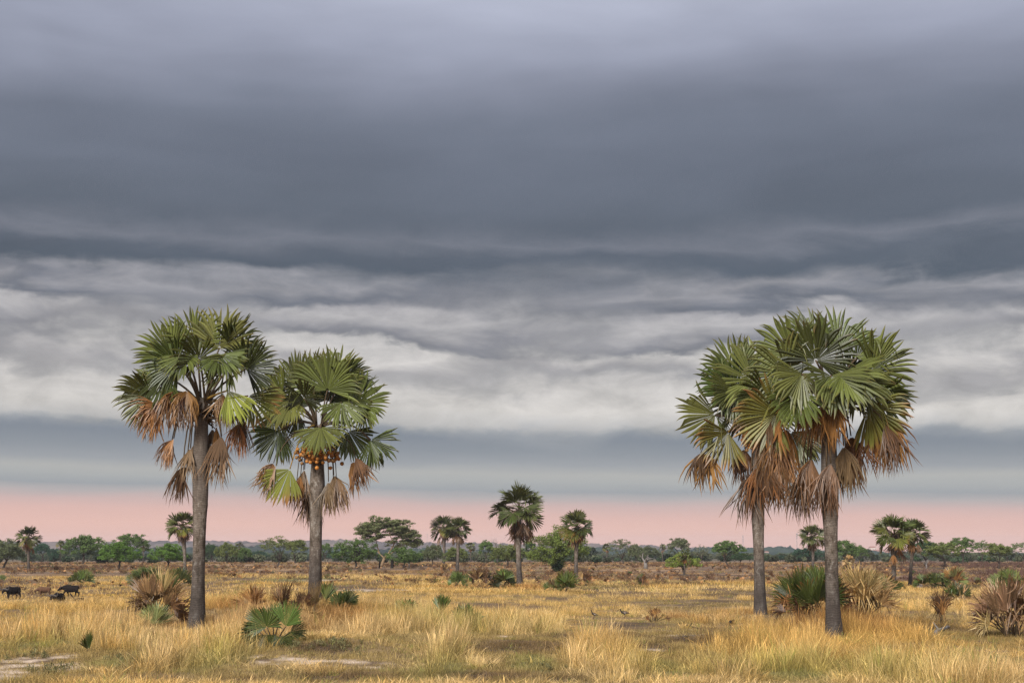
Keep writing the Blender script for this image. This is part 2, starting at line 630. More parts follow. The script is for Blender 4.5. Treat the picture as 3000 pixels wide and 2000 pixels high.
RUST = [blob(640, 1815, 90, 30), blob(780, 1815, 100, 30), blob(690, 1810, 120, 36), blob(980, 1825, 120, 30), blob(640, 1790, 60, 20), blob(2560, 1820, 110, 36), blob(2340, 1835, 80, 20),
        blob(1440, 1722, 120, 6), blob(1540, 1722, 70, 9), blob(2490, 1850, 90, 20), blob(330, 1825, 70, 14), blob(2060, 1815, 120, 10)]


def thin(x, y):
    """0..1, patches beyond the foreground where the grass is thin and the soil shows"""
    u = x / np.maximum(y, 1)
    t = fbm(x + 70, y * 0.6 + 11, 17, 3) + 0.10 * smoothstep(-0.02, 0.12, u) - 0.02
    return smoothstep(0.54, 0.64, t) * smoothstep(66, 84, y)


def burnt(x, y):
    """0..1, the burnt scrub beyond the yellow grass"""
    u = x / np.maximum(y, 1)
    start = 228 + 62 * smoothstep(0.05, -0.12, u) - 12 * smoothstep(0.05, 0.2, u) + (fbm(x, y, 40, 3) - 0.5) * 90
    return smoothstep(start - 12, start + 14, y)


def build_ground():
    yy = np.concatenate([np.linspace(-120, 20, 12), np.linspace(24, 120, 250), np.geomspace(120.6, 560, 180)[1:], np.geomspace(575, 5000, 42)])
    uu = np.linspace(-1, 1, 321)
    Y, U = np.meshgrid(yy, uu, indexing='ij')
    half = 0.46 * np.maximum(Y, 24) + 8
    far = smoothstep(500, 1500, Y)
    wide = half + np.sign(1) * 0
    X = U * wide * (1 + 2.2 * np.abs(U) ** 7) * (1 + 0.9 * far)
    Z = gz(X, Y)
    near = (1 - smoothstep(60, 140, Y))
    Z = Z + near * (fbm(X, Y, 0.8, 2) - 0.5) * 0.05
    # soil colours
    straw = np.array([0.22, 0.150, 0.075])
    soil = np.array([0.120, 0.082, 0.055])
    sand = np.array([0.54, 0.43, 0.335])
    darkc = np.array([0.062, 0.045, 0.036])
    green = np.array([0.15, 0.15, 0.055])
    char = np.array([0.135, 0.095, 0.070])
    shp = X.shape + (1,)
    c = straw * np.ones(X.shape + (3,))
    n1 = fbm(X, Y, 3.0, 4).reshape(shp)
    c = c * (0.75 + 0.5 * n1)
    gap = thin(X, Y).reshape(shp) * 0.8
    c = c * (1 - gap) + gap * np.array([0.115, 0.076, 0.050])
    bare = bsum(BARE, X, Y).reshape(shp)
    n2 = smoothstep(0.35, 0.65, fbm(X + 50, Y, 1.2, 3)).reshape(shp)
    c = c * (1 - bare) + bare * (soil * (1 - n2) + np.array([0.23, 0.165, 0.09]) * n2)
    g = bsum(GREEN, X, Y).reshape(shp) * 0.6
    c = c * (1 - g) + g * green
    d = bsum(DARK, X, Y, 0.6).reshape(shp) * (0.35 + 0.65 * n2)
    c = c * (1 - d) + d * darkc
    s = bsum(SAND, X, Y, 0.5).reshape(shp) * smoothstep(0.38, 0.60, fbm(X, Y + 9, 0.7, 3)).reshape(shp)
    c = c * (1 - s) + s * sand
    b = burnt(X, Y).reshape(shp)
    n3 = fbm(X, Y, 18, 4).reshape(shp)
    bc = char * (0.6 + 0.8 * n3) + np.array([0.16, 0.10, 0.05]) * smoothstep(0.45, 0.7, fbm(X - 20, Y, 9, 3)).reshape(shp)
    c = c * (1 - b) + b * bc
    fr = smoothstep(700, 1600, Y).reshape(shp)
    c = c * (1 - fr) + fr * np.array([0.06, 0.062, 0.035])
    ny, nx = X.shape
    V = np.stack([X, Y, Z], -1).reshape(-1, 3)
    i = np.arange(ny * nx).reshape(ny, nx)
    F = np.stack([i[:-1, :-1], i[:-1, 1:], i[1:, 1:], i[1:, :-1]], -1).reshape(-1, 4)
    m, N = new_mat("savanna_soil")
    tc = N.n('ShaderNodeTexCoord')
    col = attr(N, 'soil', 'GEOMETRY', False)
    nz = N.noise(tc.outputs['Object'], 9.0, 6, 0.7)
    nz2 = N.noise(tc.outputs['Object'], 60.0, 4, 0.7)
    k = N.math('ADD', 0.45, N.math('ADD', N.math('MULTIPLY', nz, 0.7), N.math('MULTIPLY', nz2, 0.4)))
    col = scale_col(N, col, k)
    bs = N.n('ShaderNodeBsdfPrincipled')
    N.put(bs.inputs['Base Color'], col)
    bs.inputs['Roughness'].default_value = 0.95
    bs.inputs['Specular IOR Level'].default_value = 0.1
    bp = N.n('ShaderNodeBump')
    bp.inputs['Strength'].default_value = 0.6
    bp.inputs['Distance'].default_value = 0.06
    N.link(nz, bp.inputs['Height'])
    N.link(bp.outputs[0], bs.inputs['Normal'])
    out(N, bs.outputs[0])
    me = mesh_np('ground', V, F, [m], True, {'soil': c.reshape(-1, 3)})
    tag(link('ground', me), 'savanna plain of yellow grass, sandy patches and burnt scrub', kind='structure')


build_ground()


# ------------------------------------------------------------------ hills far behind
def hill(name, label, ridge, dist, depth, col, rough_m, seed, tree_h):
    rg = np.random.default_rng(seed)
    px = np.array([p[0] for p in ridge], float)
    py = np.array([p[1] for p in ridge], float)
    xs = np.arange(-0.95 * dist, 0.95 * dist, dist / 900.0)
    pxs = xs / dist * FPX + 1500
    top = np.interp(pxs, px, py)
    ang = (HORIZON - top) / FPX
    z = CAM_H + ang * dist / math.cos(PITCH) ** 0
    # beyond the frame the ridge goes on as it is in view
    z = z + (vnoise(xs, xs * 0 + seed, dist / 14) - 0.5) * dist * 0.0022 * np.clip((np.abs(xs) / dist - 0.34) * 8, 0, 1)
    rows = []
    prof = [(-1.0, 0.0), (-0.72, 0.10), (-0.5, 0.30), (-0.3, 0.58), (-0.15, 0.84), (-0.05, 0.97), (0.0, 1.0), (0.06, 0.97), (0.4, 0.6), (1.0, 0.0)]
    for t, h in prof:
        jag = (rg.random(len(xs)) ** 2) * tree_h * (0.25 + 0.75 * (h > 0.9))
        clump = smoothstep(0.35, 0.75, vnoise(xs, xs * 0 + t * 100 + seed, dist / 260.0)) * tree_h * 0.7
        jag = jag * (0.4 + vnoise(xs, xs * 0 + seed + 5 + t, dist / 60.0)) + clump
        zz = -2 + (z + 2) * h + jag * (0.2 if h < 0.05 else 1) - tree_h * 0.7
        rows.append(np.stack([xs * (1 + 0.0 * t), dist + t * depth + (vnoise(xs, xs * 0 + t * 77, dist / 30) - 0.5) * depth * 0.12, zz], -1))
    V = np.concatenate(rows)
    n = len(xs)
    F = []
    for r in range(len(prof) - 1):
        a0 = np.arange(n - 1) + r * n
        F.append(np.stack([a0, a0 + 1, a0 + 1 + n, a0 + n], -1))
    F = np.concatenate(F)
    m, N = new_mat(name + "_cover")
    tc = N.n('ShaderNodeTexCoord')
    nz = N.noise(N.vmul(tc.outputs['Object'], (1, 0.4, 2.2)), 42.0 / dist, 8, 0.65)
    c = N.mix(N.smooth(nz, 0.42, 0.60), col[0], col[1])
    bs = N.n('ShaderNodeBsdfDiffuse')
    N.put(bs.inputs['Color'], c)
    out(N, bs.outputs[0])
    me = mesh_np(name, V, F, [m], False)
    tag(link(name, me), label, kind='structure')


FAR = [(-2500, 1592), (-600, 1590), (0, 1588), (300, 1588), (500, 1586), (600, 1586), (700, 1588), (800, 1589), (950, 1583), (1010, 1581), (1100, 1585),
       (1250, 1589), (1400, 1590), (1600, 1592), (1740, 1592), (1870, 1596), (1950, 1599), (2100, 1607), (2300, 1615), (2480, 1614), (2560, 1611),
       (2640, 1618), (3000, 1622), (4000, 1618), (6000, 1605)]
NEARR = [(-2500, 1606), (-500, 1611), (0, 1612), (300, 1612), (500, 1610), (700, 1601), (770, 1599), (850, 1604), (1000, 1606), (1200, 1610), (1400, 1612),
         (1600, 1607), (1700, 1602), (1760, 1604), (1850, 1611), (1950, 1609), (2050, 1606), (2180, 1605), (2230, 1602), (2300, 1604), (2345, 1611),
         (2430, 1617), (2540, 1616), (2620, 1619), (2800, 1623), (3000, 1624), (4000, 1616), (6000, 1608)]
hill('far_hills', 'long lavender wooded plateau on the horizon', FAR, 3900.0, 800.0, ((0.085, 0.072, 0.070), (0.17, 0.135, 0.115)), 1, 3, 5.0)
hill('wooded_ridge', 'low blue wooded ridge behind the tree line', NEARR, 2500.0, 460.0, ((0.018, 0.036, 0.032), (0.034, 0.056, 0.044)), 1, 8, 5.0)


# ================================================================== fan leaves (palms and young palms)
def fan(O, hub, axis, wvec, Rm, spread, nseg, droop, brk, rg, dry=0.0, tipdry=0.15, join=0.52, cup=0.12, ragged=0.0):
    """pleated fan blade; returns verts, faces, dry, rnd"""
    axis = nrm(axis)
    wvec = nrm(np.asarray(wvec) - np.dot(wvec, axis) * axis)
    nor = np.cross(axis, wvec)
    A = np.linspace(-spread / 2, spread / 2, nseg) + rg.normal(0, spread / nseg * 0.15, nseg)
    da = spread / nseg
    rs = np.array([0.04, 0.28, join, join + (1 - join) * 0.35, join + (1 - join) * 0.7, 1.0])
    # segment length: longest along the axis
    L = Rm * (0.80 + 0.20 * np.cos(A * 0.6)) * (0.94 + 0.12 * rg.random(nseg)) * (1 - ragged * 0.45 * rg.random(nseg) ** 2)
    d0 = np.cos(A)[:, None] * axis + np.sin(A)[:, None] * wvec + (cup * np.abs(np.sin(A)))[:, None] * nor
    d0 = nrm(d0)
    wd = nrm(-np.sin(A)[:, None] * axis + np.cos(A)[:, None] * wvec)
    nn = np.cross(d0, wd)
    pos = hub + d0 * (rs[0] * L)[:, None]
    d = d0.copy()
    down = np.array([0, 0, -1.0])
    broken = rg.random(nseg) < brk
    bstep = rg.integers(2, 5, nseg)
    rows = []
    dro = droop * (0.5 + rg.random(nseg))
    sway = rg.normal(0, 0.06 + 0.16 * ragged, (nseg, 3))
    for k in range(6):
        t = rs[k]
        if k:
            seg = (rs[k] - rs[k - 1]) * L
            g = dro * (0.12 if k <= 2 else (0.5 if k == 3 else 0.9))
            d = nrm(d + g[:, None] * down + (sway if k > 2 else 0))
            hit = broken & (bstep == k)
            if hit.any():
                d[hit] = nrm(0.35 * d[hit] + 1.0 * down + rg.normal(0, 0.25, (hit.sum(), 3)))
            pos = pos + d * seg[:, None]
        if k < 5:
            hw = L * (math.tan(da / 2) * t if t <= join else math.tan(da / 2) * join * (1 - ((t - join) / (1 - join)) ** 2.0))
            hw = np.minimum(hw, 0.16) * (1 + 1.5 * (ragged > 0.5))
            pl = 0.45 * hw
            rows += [pos - wd * hw[:, None] * 1.03 - nn * pl[:, None], pos + nn * pl[:, None] * 0.6, pos + wd * hw[:, None] * 1.03 - nn * pl[:, None]]
        else:
            rows.append(pos)
    V = np.stack(rows, 1)                      # nseg x 16 x 3
    F = []
    for i in range(nseg):
        b = i * 16
        for k in range(4):
            r = b + 3 * k
            F.append([r, r + 1, r + 4, r + 3])
            F.append([r + 1, r + 2, r + 5, r + 4])
        F.append([b + 12, b + 13, b + 15])
        F.append([b + 13, b + 14, b + 15])
    tt = np.array([rs[k // 3] for k in range(15)] + [1.0])
    sd_ = rg.random((nseg, 1))
    seg_dry = np.clip(dry + (rg.random((nseg, 1)) - 0.5) * 0.5 * (dry > 0.02), 0, 1)
    edge = smoothstep(0.80, 1.02, tt)[None, :] * tipdry * (0.3 + 1.4 * sd_)
    if dry > 0.02:
        edge = np.maximum(edge, smoothstep(1.05 - dry, 1.45 - dry, tt[None, :] + 0.25 * (sd_ - 0.5)))
        D_ = np.clip(edge, 0, 1)
    else:
        D_ = np.clip(edge, 0, 1)
    r_ = np.clip(0.5 + (rg.random((nseg, 1)) - 0.5) * 0.8 + np.zeros((1, 16)), 0, 1)
    return V.reshape(-1, 3), F, D_.ravel(), r_.ravel()


def petiole(O, ctrl, hub, r0, r1, n=7, sides=5, mat=None):
    g = Geo()
    g.tube(bez(O, ctrl, hub, n), np.linspace(r0, r1, n), sides, True, 0, 1.25)
    return g


CLR = {'G': (0.092, 0.106, 0.028), 'D': (0.050, 0.063, 0.015), 'G2': (0.122, 0.125, 0.026), 'Y': (0.22, 0.25, 0.045), 'O': (0.215, 0.102, 0.034),  # G and D set apart: lit and shaded contrast of fans put into leaf colour
       'B': (0.105, 0.056, 0.027), 'A': (0.190, 0.118, 0.066), 'T': (0.43, 0.29, 0.130), 'P': (0.185, 0.205, 0.075), 'R': (0.36, 0.185, 0.070), 'V': (0.100, 0.138, 0.036)}


def jitter(c, rg, s=0.32):
    k = 1 + (rg.random() - 0.5) * 2 * s
    return tuple(max(0.004, x * k * (1 + (rg.random() - 0.5) * 0.14)) for x in c)


def add_leaf(root, O, hub, axis, wvec, Rm, spread, col, rg, nseg=40, droop=0.12, brk=0.10, dry=0.0, tipdry=0.15, pet=True, pr=(0.055, 0.03), ctrl=None, pmat=None, split=True):
    O, hub = np.asarray(O, float), np.asarray(hub, float)
    if ctrl is None:
        L = np.linalg.norm(hub - O)
        ctrl = hub - nrm(axis) * L * 0.45
        ctrl = 0.5 * ctrl + 0.5 * (O + (hub - O) * 0.5 + np.array([0, 0, 0.15 * L]))
    v, f, D_, r_ = fan(O, hub, axis, wvec, Rm, spread, nseg, droop, brk, rg, dry, tipdry, 0.36 if droop > 0.3 else 0.64, rg.uniform(0.05, 0.5), 1.0 if droop > 0.3 else 0.15)
    pm = pmat or M_PET
    if split or not pet:
        me = mesh_np('leaf', v, f, [M_FAN], False, {'dry': D_, 'rnd': r_})
        o = link('leaf', me, root, None, col)
        if pet:
            pg = petiole(O, ctrl, hub, *pr)
            link('petiole', pg.mesh('petiole', [pm], True), o)
    else:
        pg = petiole(O, ctrl, hub, *pr, n=5, sides=4)
        pv = np.concatenate(pg.v)
        f2 = f + [[i + len(v) for i in q] for q in pg.f]
        mi = [0] * len(f) + [1] * len(pg.f)
        z = np.zeros(len(pv))
        me = mesh_np('leaf', np.concatenate([v, pv]), f2, [M_FAN, pm], False, {'dry': np.concatenate([D_, z]), 'rnd': np.concatenate([r_, z + 0.5])}, mi)
        o = link('leaf', me, root, None, col)
    return o


def trunk_mesh(base, path, sides=20, ledge=None, rg=None, cap=True):
    """path: list of (centre xyz relative to base, radius)"""
    c = np.array([p[0] for p in path], float)
    r = np.array([p[1] for p in path], float)
    n = len(path)
    # refine
    t = np.linspace(0, n - 1, (n - 1) * 6 + 1)
    cc = np.stack([np.interp(t, np.arange(n), c[:, i]) for i in range(3)], 1)
    rr = np.interp(t, np.arange(n), r)
    k = np.array([0.25, 0.5, 0.25])
    for _ in range(3):
        cs = cc.copy()
        for i in range(3):
            cs[1:-1, i] = np.convolve(cc[:, i], k, 'valid')
        cc = cs
        rs_ = rr.copy()
        rs_[1:-1] = np.convolve(rr, k, 'valid')
        rr = rs_
    ang = np.linspace(0, 2 * math.pi, sides, endpoint=False)
    V, HH, LG = [], [], []
    nr = len(cc)
    ph = rg.random(4) * 6.28
    for i in range(nr):
        z = cc[i, 2]
        wob = 1 + 0.025 * np.sin(3 * ang + ph[0] + z * 0.5) + 0.02 * np.sin(5 * ang + ph[1] - z * 0.9) + 0.018 * (rg.random(sides) - 0.5)
        flare = 1 + max(0, 0.9 - z) * 0.18 * (0.6 + 0.4 * np.sin(4 * ang + ph[2]))
        lg = 0.0
        rad = rr[i]
        if ledge is not None:
            edge = ledge + 0.10 * np.sin(2 * ang + ph[3]) + 0.05 * np.sin(5 * ang + ph[1])
            lgv = (z > edge).astype(float)
            wob = wob * (1 + 0.035 * (1 - lgv) * smoothstep(ledge - 1.2, ledge, z))
        else:
            lgv = np.zeros(sides)
        V.append(np.stack([cc[i, 0] + np.cos(ang) * rad * wob * flare, cc[i, 1] + np.sin(ang) * rad * wob * flare, np.full(sides, z)], 1))
        HH.append(np.full(sides, z))
        LG.append(lgv)
    F = []
    for i in range(nr - 1):
        for j in range(sides):
            q = (j + 1) % sides
            F.append([i * sides + j, i * sides + q, (i + 1) * sides + q, (i + 1) * sides + j])
    if cap:
        F.append([(nr - 1) * sides + j for j in range(sides)])
    return mesh_np('trunk', np.concatenate(V), F, [M_TRUNK], True, {'hh': np.concatenate(HH), 'ledge': np.concatenate(LG)})


def leaf_bases(root, O, r, rg, n=46, ln=0.5):
    g = Geo()
    g.tube([O + np.array([0, 0, -0.55]), O + np.array([0, 0, -0.2]), O + np.array([0, 0, 0.25])], [r * 1.05, r * 1.25, r * 0.6], 10)
    for i in range(n):
        az = rg.random() * 6.283
        h = -0.75 + 1.0 * rg.random()
        inc = R_(rg.uniform(-35, 60))
        dr = np.array([math.cos(az) * math.cos(inc), math.sin(az) * math.cos(inc), math.sin(inc)])
        p0 = O + np.array([math.cos(az) * r * 0.8, math.sin(az) * r * 0.8, h])
        l = ln * rg.uniform(0.5, 1.2)
        p1 = p0 + dr * l * 0.6 + np.array([0, 0, -0.02])
        p2 = p1 + nrm(dr + np.array([0, 0, rg.uniform(-0.7, 0.2)])) * l * 0.5
        g.tube([p0, p1, p2], [0.06, 0.04, 0.012], 4)
    link('leaf_bases', g.mesh('leaf_bases', [M_STUB], False), root)


def fruit_mesh(mats):
    g = Geo()
    n, m = 10, 7
    v = [(0, 0, -0.095)]
    for j in range(1, m):
        th = math.pi * j / m
        for i in range(n):
            p = 2 * math.pi * i / n
            q = 1 + 0.03 * math.sin(3 * p)
            v.append((0.1 * math.sin(th) * math.cos(p) * q, 0.1 * math.sin(th) * math.sin(p) * q, -0.1 * math.cos(th) * (1.0 if th < 1.6 else 0.92)))
    v.append((0, 0, 0.09))
    f = []
    for i in range(n):
        f.append([0, 1 + (i + 1) % n, 1 + i])
        for j in range(m - 2):
            a0 = 1 + j * n
            f.append([a0 + i, a0 + (i + 1) % n, a0 + n + (i + 1) % n, a0 + n + i])
        a0 = 1 + (m - 2) * n
        f.append([a0 + i, a0 + (i + 1) % n, len(v) - 1])
    g.add(v, f, 0)
    # woody cap of bracts at the stalk
    cv = [(0, 0, 0.108)]
    for i in range(n):
        p = 2 * math.pi * i / n
        rr = 0.062 if i % 2 else 0.075
        cv.append((rr * math.cos(p), rr * math.sin(p), 0.078 if i % 2 else 0.062))
    g.add(cv, [[0, 1 + i, 1 + (i + 1) % n] for i in range(n)], 1)
    return g.mesh('fruit', mats, True)


FR = [fruit_mesh([M_FRUIT, M_FRUIT_B]), fruit_mesh([M_FRUIT_B, M_STUB]), fruit_mesh([M_FRUIT_G, M_STUB])]


def fruit_bunch(root, O, az_list, rg, n=20, reach=0.55, drop=0.75, size=1.0, kinds=(0, 0, 0, 1), name='fruit_bunch'):
    for az in az_list:
        d = np.array([math.cos(az), math.sin(az), 0])
        tip = O + d * reach + np.array([0, 0, -drop])
        g = Geo()
        g.tube(bez(O, O + d * reach * 1.1 + np.array([0, 0, 0.05]), tip, 7), np.linspace(0.04, 0.025, 7), 5)
        st = link(name, g.mesh('fruit_stalk', [M_PET], True), root)
        pts = []
        tries = 0
        while len(pts) < n and tries < 3000:
            tries += 1
            q = tip + rg.normal(0, 1, 3) * np.array([0.17, 0.17, 0.24]) * size ** 0.5 + np.array([0, 0, 0.12])
            if all(np.linalg.norm(q - p) > 0.165 * size for p in pts):
                pts.append(q)
        for q in pts:
            o = link('fruit', FR[kinds[rg.integers(len(kinds))]], st, q)
            o.scale = (size * rg.uniform(0.9, 1.12),) * 3
            o.rotation_euler = (rg.uniform(-0.7, 0.7), rg.uniform(-0.7, 0.7), rg.uniform(0, 6))


def hero_palm(label, trunk_px, org, reg, spec, seed, ledge_py=None, fruits=None):
    """trunk_px: (row, centre column, width) in photo pixels from the ground up; org: crown centre; reg: (x0, y0, scale) of the crown notes"""
    rg = np.random.default_rng(seed)
    base = at(trunk_px[0][1], trunk_px[0][0] - 3)
    d = base[1]
    m_px = d / FPX                        # metres per photo pixel there
    root = empty('borassus_palm', base)
    tag(root, label, 'palm tree', 'tall palms in the foreground')
    path = []
    for i, (py, cx, w) in enumerate(trunk_px):
        p = P(cx, py, d) - base
        if i == 0:
            p = np.array([p[0], 0, -0.25])
        path.append((p, w * 0.5 * m_px * 1.0))
    led = None if ledge_py is None else float(P(trunk_px[-1][1], ledge_py, d)[2] - base[2])
    link('trunk', trunk_mesh(base, path, 24, led, rg), root)
    O = P(org[0], org[1], d) - base
    rtop = path[-1][1]
    leaf_bases(root, O + np.array([0, 0, -0.25]), rtop, rg, 60, 0.55)
    x0, y0, s = reg
    for k, (hx, hy, dep, Rp, th, f, t, spr, c) in enumerate(spec):
        if dep >= 1.0:
            continue          # leave gaps on the far side of the crown
        hub = P(x0 + hx / s, y0 + hy / s, d + dep) - base
        th = R_(th)
        ax = nrm(np.array([math.cos(th) * math.sqrt(max(0.05, 1 - f * f)), f, math.sin(th) * math.sqrt(max(0.05, 1 - f * f))]))
        inplane = np.array([-math.sin(th), 0, math.cos(th)])
        dv = np.array([0, 1.0, 0])
        sgn = 1 if rg.random() < 0.5 else -1
        w = nrm(inplane * math.cos(t * 1.35) + dv * math.sin(t * 1.35) * sgn)
        Rm = Rp / s * m_px * 1.04
        dead = c in 'OBA'
        Rm = Rm * (1.14 if dead else 1.0)
        O2 = O + np.array([np.sign(hub[0] - O[0]) * rtop * 0.5, np.sign(dep) * rtop * 0.5, rg.uniform(-0.25, 0.1) - (0.35 if dead else 0)])
        L = np.linalg.norm(hub - O2)
        if dead and hub[2] < O2[2]:
            ctrl = O2 + np.array([(hub[0] - O2[0]) * 0.85, (hub[1] - O2[1]) * 0.8, 0.12])
        elif hub[2] < O2[2] + 0.3:
            ctrl = O2 + np.array([(hub[0] - O2[0]) * 0.55, (hub[1] - O2[1]) * 0.55, 0.30 * L + 0.3 * (hub[2] - O2[2])])
        else:
            ctrl = O2 + (hub - O2) * np.array([0.35, 0.35, 0.65])
        if dead:
            add_leaf(root, O2, hub, ax, w, Rm, R_(spr), jitter(CLR[c], rg), rg, 40, 0.75, 0.30, 0.0, 0.3, True, (0.05, 0.025), ctrl)
            # old leaves hang in bundles: a second, more withered one beside each
            off = rg.normal(0, 0.16, 3)
            c2 = 'BAO'[rg.integers(3)]
            add_leaf(root, O2, hub + off, nrm(ax + rg.normal(0, 0.16, 3) + np.array([0, 0, -0.25])), nrm(w + rg.normal(0, 0.4, 3)), Rm * rg.uniform(0.85, 1.05), R_(spr) * 0.75,
                     jitter(CLR[c2], rg), rg, 34, 0.8, 0.35, 0.0, 0.3, True, (0.05, 0.025), ctrl + off)
        else:
            dry = 0.0
            if c == 'G2':
                dry = 0.42
            add_leaf(root, O2, hub, ax, w, Rm, R_(spr), jitter(CLR[c], rg), rg, max(18, int(31 * min(spr, 210) / 190)), 0.19 if spr > 100 else 0.24, 0.17, dry, 0.25, True,
                     (0.062, 0.034), ctrl, M_PET_Y if c in ('Y', 'G2') else M_PET)
    if fruits:
        fruits(root, O, rg)
    return root


S1 = [(850, 450, .5, 345, 100, .1, .1, 200, 'G'), (1075, 500, .4, 400, 84, .1, .1, 190, 'G'), (640, 570, .3, 380, 150, 0, .2, 190, 'G'),
      (690, 650, -.6, 340, 160, -.3, .2, 220, 'D'), (890, 600, -1.3, 300, 80, -.6, .1, 300, 'D'), (445, 930, .2, 360, 185, 0, .3, 170, 'G'),
      (500, 860, .9, 330, 165, .2, .4, 180, 'G'), (1325, 690, -.4, 330, 35, -.2, .15, 210, 'D'), (1180, 480, .6, 340, 58, .1, .7, 160, 'G'),
      (1260, 600, .9, 340, 20, .3, .4, 200, 'G'), (970, 420, 1.0, 330, 90, .3, .2, 200, 'G'), (1080, 560, -1.2, 300, -60, -.5, .3, 160, 'G'),
      (760, 560, -1.0, 290, -100, -.4, .3, 160, 'G'), (520, 1040, -.4, 310, 215, -.1, .2, 140, 'O'), (780, 890, -1.0, 310, 262, -.2, .3, 110, 'O'),
      (700, 900, -.5, 330, 240, -.1, .4, 120, 'O'), (1155, 890, -.9, 350, -62, -.1, .15, 80, 'Y'), (1340, 940, 0, 330, -50, .1, .2, 140, 'G2'),
      (1110, 920, -.6, 280, -95, 0, .4, 80, 'O'), (1250, 1190, .3, 310, -100, 0, .3, 80, 'O'), (640, 1340, .1, 270, 245, 0, .2, 90, 'A'),
      (810, 1420, -.3, 300, 258, 0, .3, 70, 'A'), (740, 1584, 0, 330, 255, 0, .2, 70, 'B'), (1095, 1310, -.3, 400, 262, -.1, .15, 80, 'A'),
      (1010, 1240, .3, 300, 270, 0, .4, 70, 'A'), (600, 780, 1.0, 330, 200, .3, .4, 180, 'G'), (1200, 800, 1.0, 320, -20, .3, .4, 180, 'G'),
      (930, 520, 1.3, 320, 95, .5, .2, 220, 'D'), (1150, 640, -.7, 320, -75, -.4, .3, 150, 'G'), (580, 760, -.2, 340, 235, -.2, .3, 150, 'D')]
T1 = [(1845, 574, 54), (1800, 577, 47), (1750, 579, 41), (1690, 580, 37), (1600, 583, 35), (1500, 586, 39), (1474, 587, 44), (1400, 588, 46), (1340, 588, 45),
      (1260, 590, 40), (1200, 593, 34), (1165, 595, 30)]
hero_palm('tall palm at far left with brown hanging leaves, no fruit, beside the tan palm clump', T1, (595, 1172), (300, 860, 3.137), S1, 101, 1474)

S2 = [(690, 470, .4, 340, 118, .1, .15, 190, 'G'), (830, 430, .9, 330, 98, .3, .2, 200, 'G'), (970, 510, -.5, 400, 85, -.1, .1, 200, 'G'),
      (1050, 400, .6, 330, 68, .1, .3, 190, 'G'), (1110, 430, .2, 300, 38, 0, .5, 170, 'D'), (1240, 640, -.2, 340, 45, 0, .2, 190, 'G'),
      (1200, 600, .6, 320, 60, .2, .5, 180, 'D'), (1300, 650, -.4, 260, -75, -.2, .2, 110, 'G'), (755, 585, -1.2, 230, 100, -.6, .1, 300, 'D'),
      (560, 560, .3, 320, 170, .1, .3, 180, 'G'), (650, 600, -.6, 330, 225, -.2, .3, 170, 'G'), (470, 740, .4, 260, 250, 0, .4, 140, 'G'),
      (700, 720, .7, 260, 250, .2, .4, 150, 'D'), (530, 885, -.2, 330, 232, -.1, .2, 130, 'D'), (560, 880, .1, 230, -85, .2, .4, 90, 'D'),
      (910, 850, -1.3, 290, -90, -.45, .1, 170, 'G'), (1160, 885, .1, 300, -65, .1, .3, 150, 'D'), (1370, 965, 0, 290, -35, 0, .25, 130, 'D'),
      (1360, 970, -.3, 280, -80, 0, .4, 90, 'D'), (475, 1180, -.2, 290, 238, 0, .2, 90, 'O'), (625, 1235, -.5, 350, 240, -.1, .2, 120, 'G2'),
      (690, 1330, -.2, 270, 262, 0, .3, 70, 'A'), (1030, 1290, -.2, 340, -75, 0, .2, 80, 'A'), (980, 1350, -.5, 300, -92, 0, .3, 70, 'A'),
      (1190, 1170, -.2, 310, -55, 0, .2, 90, 'O'), (1100, 620, -.8, 320, -70, -.4, .3, 160, 'G'), (1000, 620, .9, 300, 60, .4, .2, 200, 'D'),
      (820, 650, .9, 300, 120, .4, .3, 200, 'D'), (760, 1240, .2, 320, 268, .1, .4, 70, 'A'), (640, 650, .9, 300, 190, .4, .4, 180, 'G'),
      (850, 1400, .3, 350, 250, .1, .3, 70, 'B')]
T2 = [(1765, 923, 44), (1720, 923, 39), (1650, 924, 36), (1560, 926, 35), (1490, 926, 37), (1440, 929, 47), (1400, 930, 43), (1360, 930, 37), (1300, 933, 32), (1245, 937, 28)]


def fr2(root, O, rg):
    Of = O + np.array([0, -0.1, -0.75])
    fruit_bunch(root, Of, [-2.55, -1.95, -1.45, -0.95, -0.3], rg, 19, 1.0, 1.15, 1.15, (0, 0, 0, 0, 1))
    fruit_bunch(root, O + np.array([0.2, -0.2, 0.0]), [-0.35], rg, 13, 1.0, -0.05, 0.6, (2, 2, 1), 'young_fruit_spike')


hero_palm('tall palm carrying a bunch of orange fruit, second from the left', T2, (934, 1246), (650, 980, 3.137), S2, 202, None, fr2)

